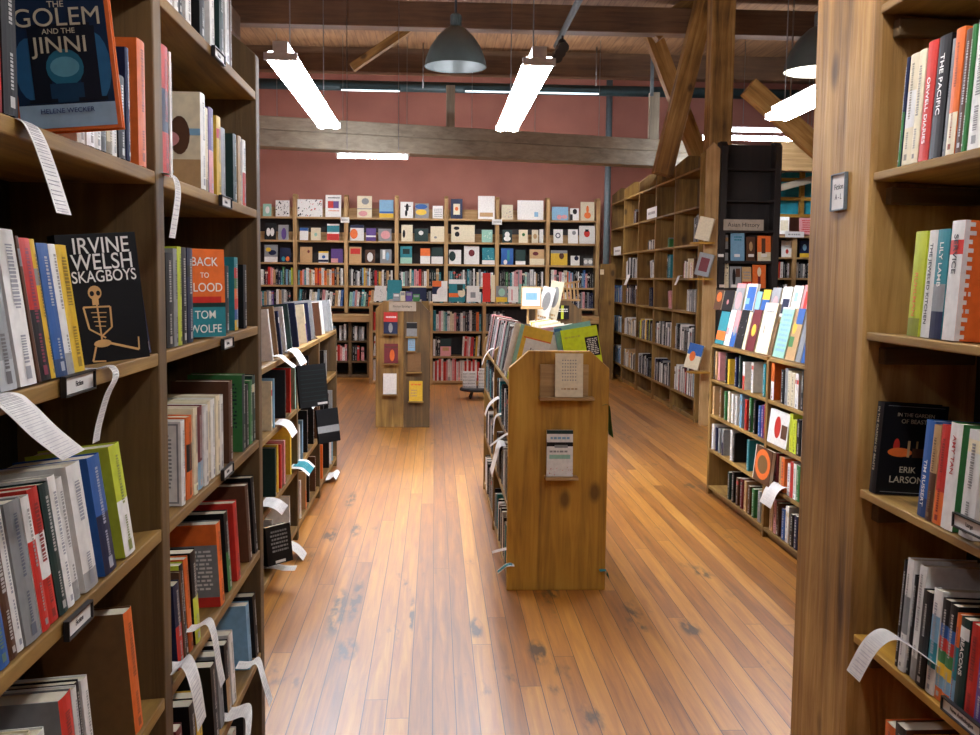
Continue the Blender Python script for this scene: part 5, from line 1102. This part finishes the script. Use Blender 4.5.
slip([(291, 545, g2), (298, 549, -.75), (305, 557, -.71)], .16, 'curled white slip near floor beside thick black volume')
slip([(275, 566, g2), (285, 568, -.74), (296, 568, -.68)], .09, 'flat white slip lowest on the low bookcase')
slip([(331, 476, g2), (335, 473, -.76), (338, 476, -.73)], .3, 'small white slip at the far foot of low bookcase')
gx = CXL+.0
slip([(507, 434, gx), (499, 439, .345), (490, 446, .33)], .06, 'white slip poking out above bent sheet, display unit side', side='R')
slip([(499, 444, gx), (495, 458, .35), (491, 473, .335)], .22, 'bent white sheet drooping from the display unit side', side='R', lines=False)
slip([(497, 398, gx), (489, 405, .34), (485, 415, .335)], .12, 'small curved slip high on the display unit side', side='R')
slip([(500, 414, gx), (495, 418, .35), (493, 434, .345)], .08, 'thin slip hanging midway on the display unit side', side='R')
slip([(505, 549, gx), (493, 552, .335), (482, 556, .31)], .05, 'straight white slip low on the display unit side', side='R')
slip([(507, 565, gx), (499, 571, .345), (491, 577, .32)], .06, 'teal and white slip lowest on display unit side', side='R', edge='T')
slip([(491, 349, gx), (485, 356, .34), (482, 365, .33)], .07, 'pale slip curling from the top row of display unit', side='R')
slip([(607, 404, CXR+.002), (609, 420, CXR+.02), (611, 436, CXR+.03)], .14, 'green paper pennant hanging on the far side of display unit', col='G', lines=False)
slip([(606, 570, CXR+.002), (608, 577, CXR+.012)], .06, 'teal paper tip low on the far side of display unit', col='T', lines=False)
slip([(934, 662, RX+.02), (908, 644, 1.0), (888, 634, .985), (870, 646, .965), (853, 676, .95)], .07, 'long curling white slip on the lower shelf by timber post')
slip([(777, 485, SX-.004), (771, 491, SX-.03), (765, 505, SX-.04)], .2, 'white slip bending out of low slanted bookcase', side='R')
slip([(679, 276, TX-.004), (677, 281, TX-.03), (675, 285, TX-.04)], .1, 'thin slip hanging on the tall half-empty bookcase', side='R')
slip([(629, 275, TX-.004), (627, 280, TX-.04), (625, 285, TX-.05)], .2, 'white slip far along the tall half-empty bookcase', side='R')
# ------------------------------------------------------------------ build the books
spines = [r for r in REC if not r['face']]; faces = [r for r in REC if r['face']]
spines.sort(key=lambda r: -r['est'])
IND = [r for r in spines if r['est'] > 0][:300]; REST = spines[300:]
print('books', len(spines), 'individual', len(IND), 'faces', len(faces))
rows = {}
for r in REC: rows.setdefault(r['row'], []).append(r)
for k, v in rows.items():
    v.sort(key=lambda r: (r['M'].translation.x if r['side'] == 'F' else -r['M'].translation.y if r['M'].translation.y < 9.9 and r['side'] != 'F' else r['M'].translation.y))
    for i, r in enumerate(v): r['i'] = i; r['n'] = len(v); r['prev'] = v[i-1] if i else None; r['next'] = v[i+1] if i+1 < len(v) else None
ORD = 'first second third fourth fifth sixth seventh eighth ninth tenth eleventh twelfth thirteenth fourteenth fifteenth sixteenth seventeenth eighteenth nineteenth twentieth'.split()
def ordw(i):
    if i < 20: return ORD[i]
    return ('twenty-', 'thirty-', 'forty-', 'fifty-')[(i+1)//10-2]+ORD[(i+1) % 10-1] if (i+1) % 10 else ('twentieth', 'thirtieth', 'fortieth', 'fiftieth', 'sixtieth')[(i+1)//10-2]
def sizew(r):
    if r['face']: return 'face-out'
    return 'thick' if r['w'] > .042 else 'slim' if r['w'] < .024 else ''
def cand(r):
    c = cname(r['c'])
    if r['bands'] and len(r['bands']) > 1 and r['bands'][0][1] != r['c']: c += ' and '+cname(r['bands'][0][1])
    s = sizew(r); out = []; row = r['row']
    if r['face'] and r['art']:
        a = r['art'][-1]; nm = {'r': 'block', 'e': 'round shape', 't': 'lettering', 'd': 'pattern', 'g': 'dot grid', 'b': 'bars'}[a[0]]
        col2 = cname(a[5]) if isinstance(a[5], str) else ''
        out.append(f"{s} {c} book with {col2} {nm}, {row}")
    p, n = r['prev'], r['next']
    if p and n: out.append(f"{s} {c} book between {cname(p['c'])} and {cname(n['c'])}, {row}")
    elif p: out.append(f"{s} {c} book at the row's end beside {cname(p['c'])}, {row}")
    elif n: out.append(f"{s} {c} book starting the row beside {cname(n['c'])}, {row}")
    return [re.sub(r'\s+', ' ', x).strip() for x in out]
def wc(s): return len(re.findall(r"[A-Za-z0-9][A-Za-z0-9'’-]*", s))
from collections import Counter
built = IND+faces
cnt = Counter(x for r in REC for x in cand(r))
for r in built:
    if r['label']: continue
    if 'stack' in r:
        k, j = r['stack']; top_ = 5 if j == 0 else 4
        r['label'] = f"white book, {ordw(k)} from the stool, {'taller' if j == 0 else 'shorter'} of two stacks on low stool"; continue
    for x in cand(r):
        if cnt[x] == 1 and wc(x) <= 16: r['label'] = x; break
    else:
        # position among the like-coloured ones of the row, counted from its far end or its post end
        same = [q for q in rows[r['row']] if cname(q['c']) == cname(r['c'])]
        k = same.index(r)
        end = 'wall end' if r['side'] == 'F' else 'far end'
        x = f"{ordw(k)} {cname(r['c'])} book from {end}, {r['row']}" if r['side'] != 'F' else f"{ordw(k)} {cname(r['c'])} book along {r['row']}"
        r['label'] = x
seen = Counter(r['label'] for r in built)
for l, c_ in seen.items():
    if c_ > 1: print('DUP', c_, l)
for r in built:
    if wc(r['label']) > 16: print('LONG', r['label'])
def emit(r, name):
    mb = MB(); pg = MB(); book_mesh(r, mb, pg, Matrix.Identity(4))
    o = mb.build(name, M_COVER); p = pg.build('page_block', M_PAGE, o)
    o.matrix_world = r['M']
    tag(o, r['label'], 'book', r['row'])
    d, w, h = r['d'], r['w'], r['h']
    for (s, size, zf, mt) in (r['txt'] or []):
        text(s, size*min(1, w/.028), frame((0, -.0035, h*zf), (0, 0, -1), (1, 0, 0)), mt, o)
    for (s, size, u, v, mt, *sx) in r['extra']:
        if r['face']: text(s, size, frame(((u-.5)*w, -.0003-.00022*(len(r['art'])+1), h*v), (1, 0, 0), (0, 0, 1)), mt, o, sx=sx[0] if sx else 1)
        else: text(s, size, frame((w/2+.0006+.00022*len(r['art']), u*d, h*v), (0, 1, 0), (0, 0, 1)), mt, o)
    return o
# keep printed layers very thin on covers that carry many shapes
for r in IND: emit(r, 'book')
for r in faces: emit(r, 'display_book')
mb = MB(); pg = MB(); pg.mi = 0
FINE[0] = 3.0
for r in REST: book_mesh(r, mb, pg, r['M'])
n = len(mb.v); mb.v += pg.v; mb.f += [tuple(n+i for i in f) for f in pg.f]; mb.c += pg.c; mb.m += [1]*len(pg.f)
o = mb.build('distant_books', [M_COVER, M_PAPER]); tag(o, 'hundreds of small distant book spines filling the far shelves', 'books', kind='stuff')
bpy.context.view_layer.update()
dg = bpy.context.evaluated_depsgraph_get()
fonts = [o for o in SC.objects if o.type == 'FONT']
made = [(o, bpy.data.meshes.new_from_object(o.evaluated_get(dg))) for o in fonts]
for o, me in made:
    par, ml = o.parent, o.matrix_local.copy()
    bpy.data.objects.remove(o)
    q = bpy.data.objects.new('lettering', me); COL.objects.link(q); q.parent = par; q.matrix_local = ml
# ------------------------------------------------------------------ view
w = bpy.data.worlds.new('world'); SC.world = w; w.use_nodes = True; w.node_tree.nodes['Background'].inputs[0].default_value = (.5, .5, .55, 1); w.node_tree.nodes['Background'].inputs[1].default_value = .05
vs = SC.view_settings; SC.display_settings.display_device = 'sRGB'; vs.view_transform = 'Standard'; vs.look = 'None'; vs.gamma = 1; vs.exposure = 1.32; vs.use_curve_mapping = False
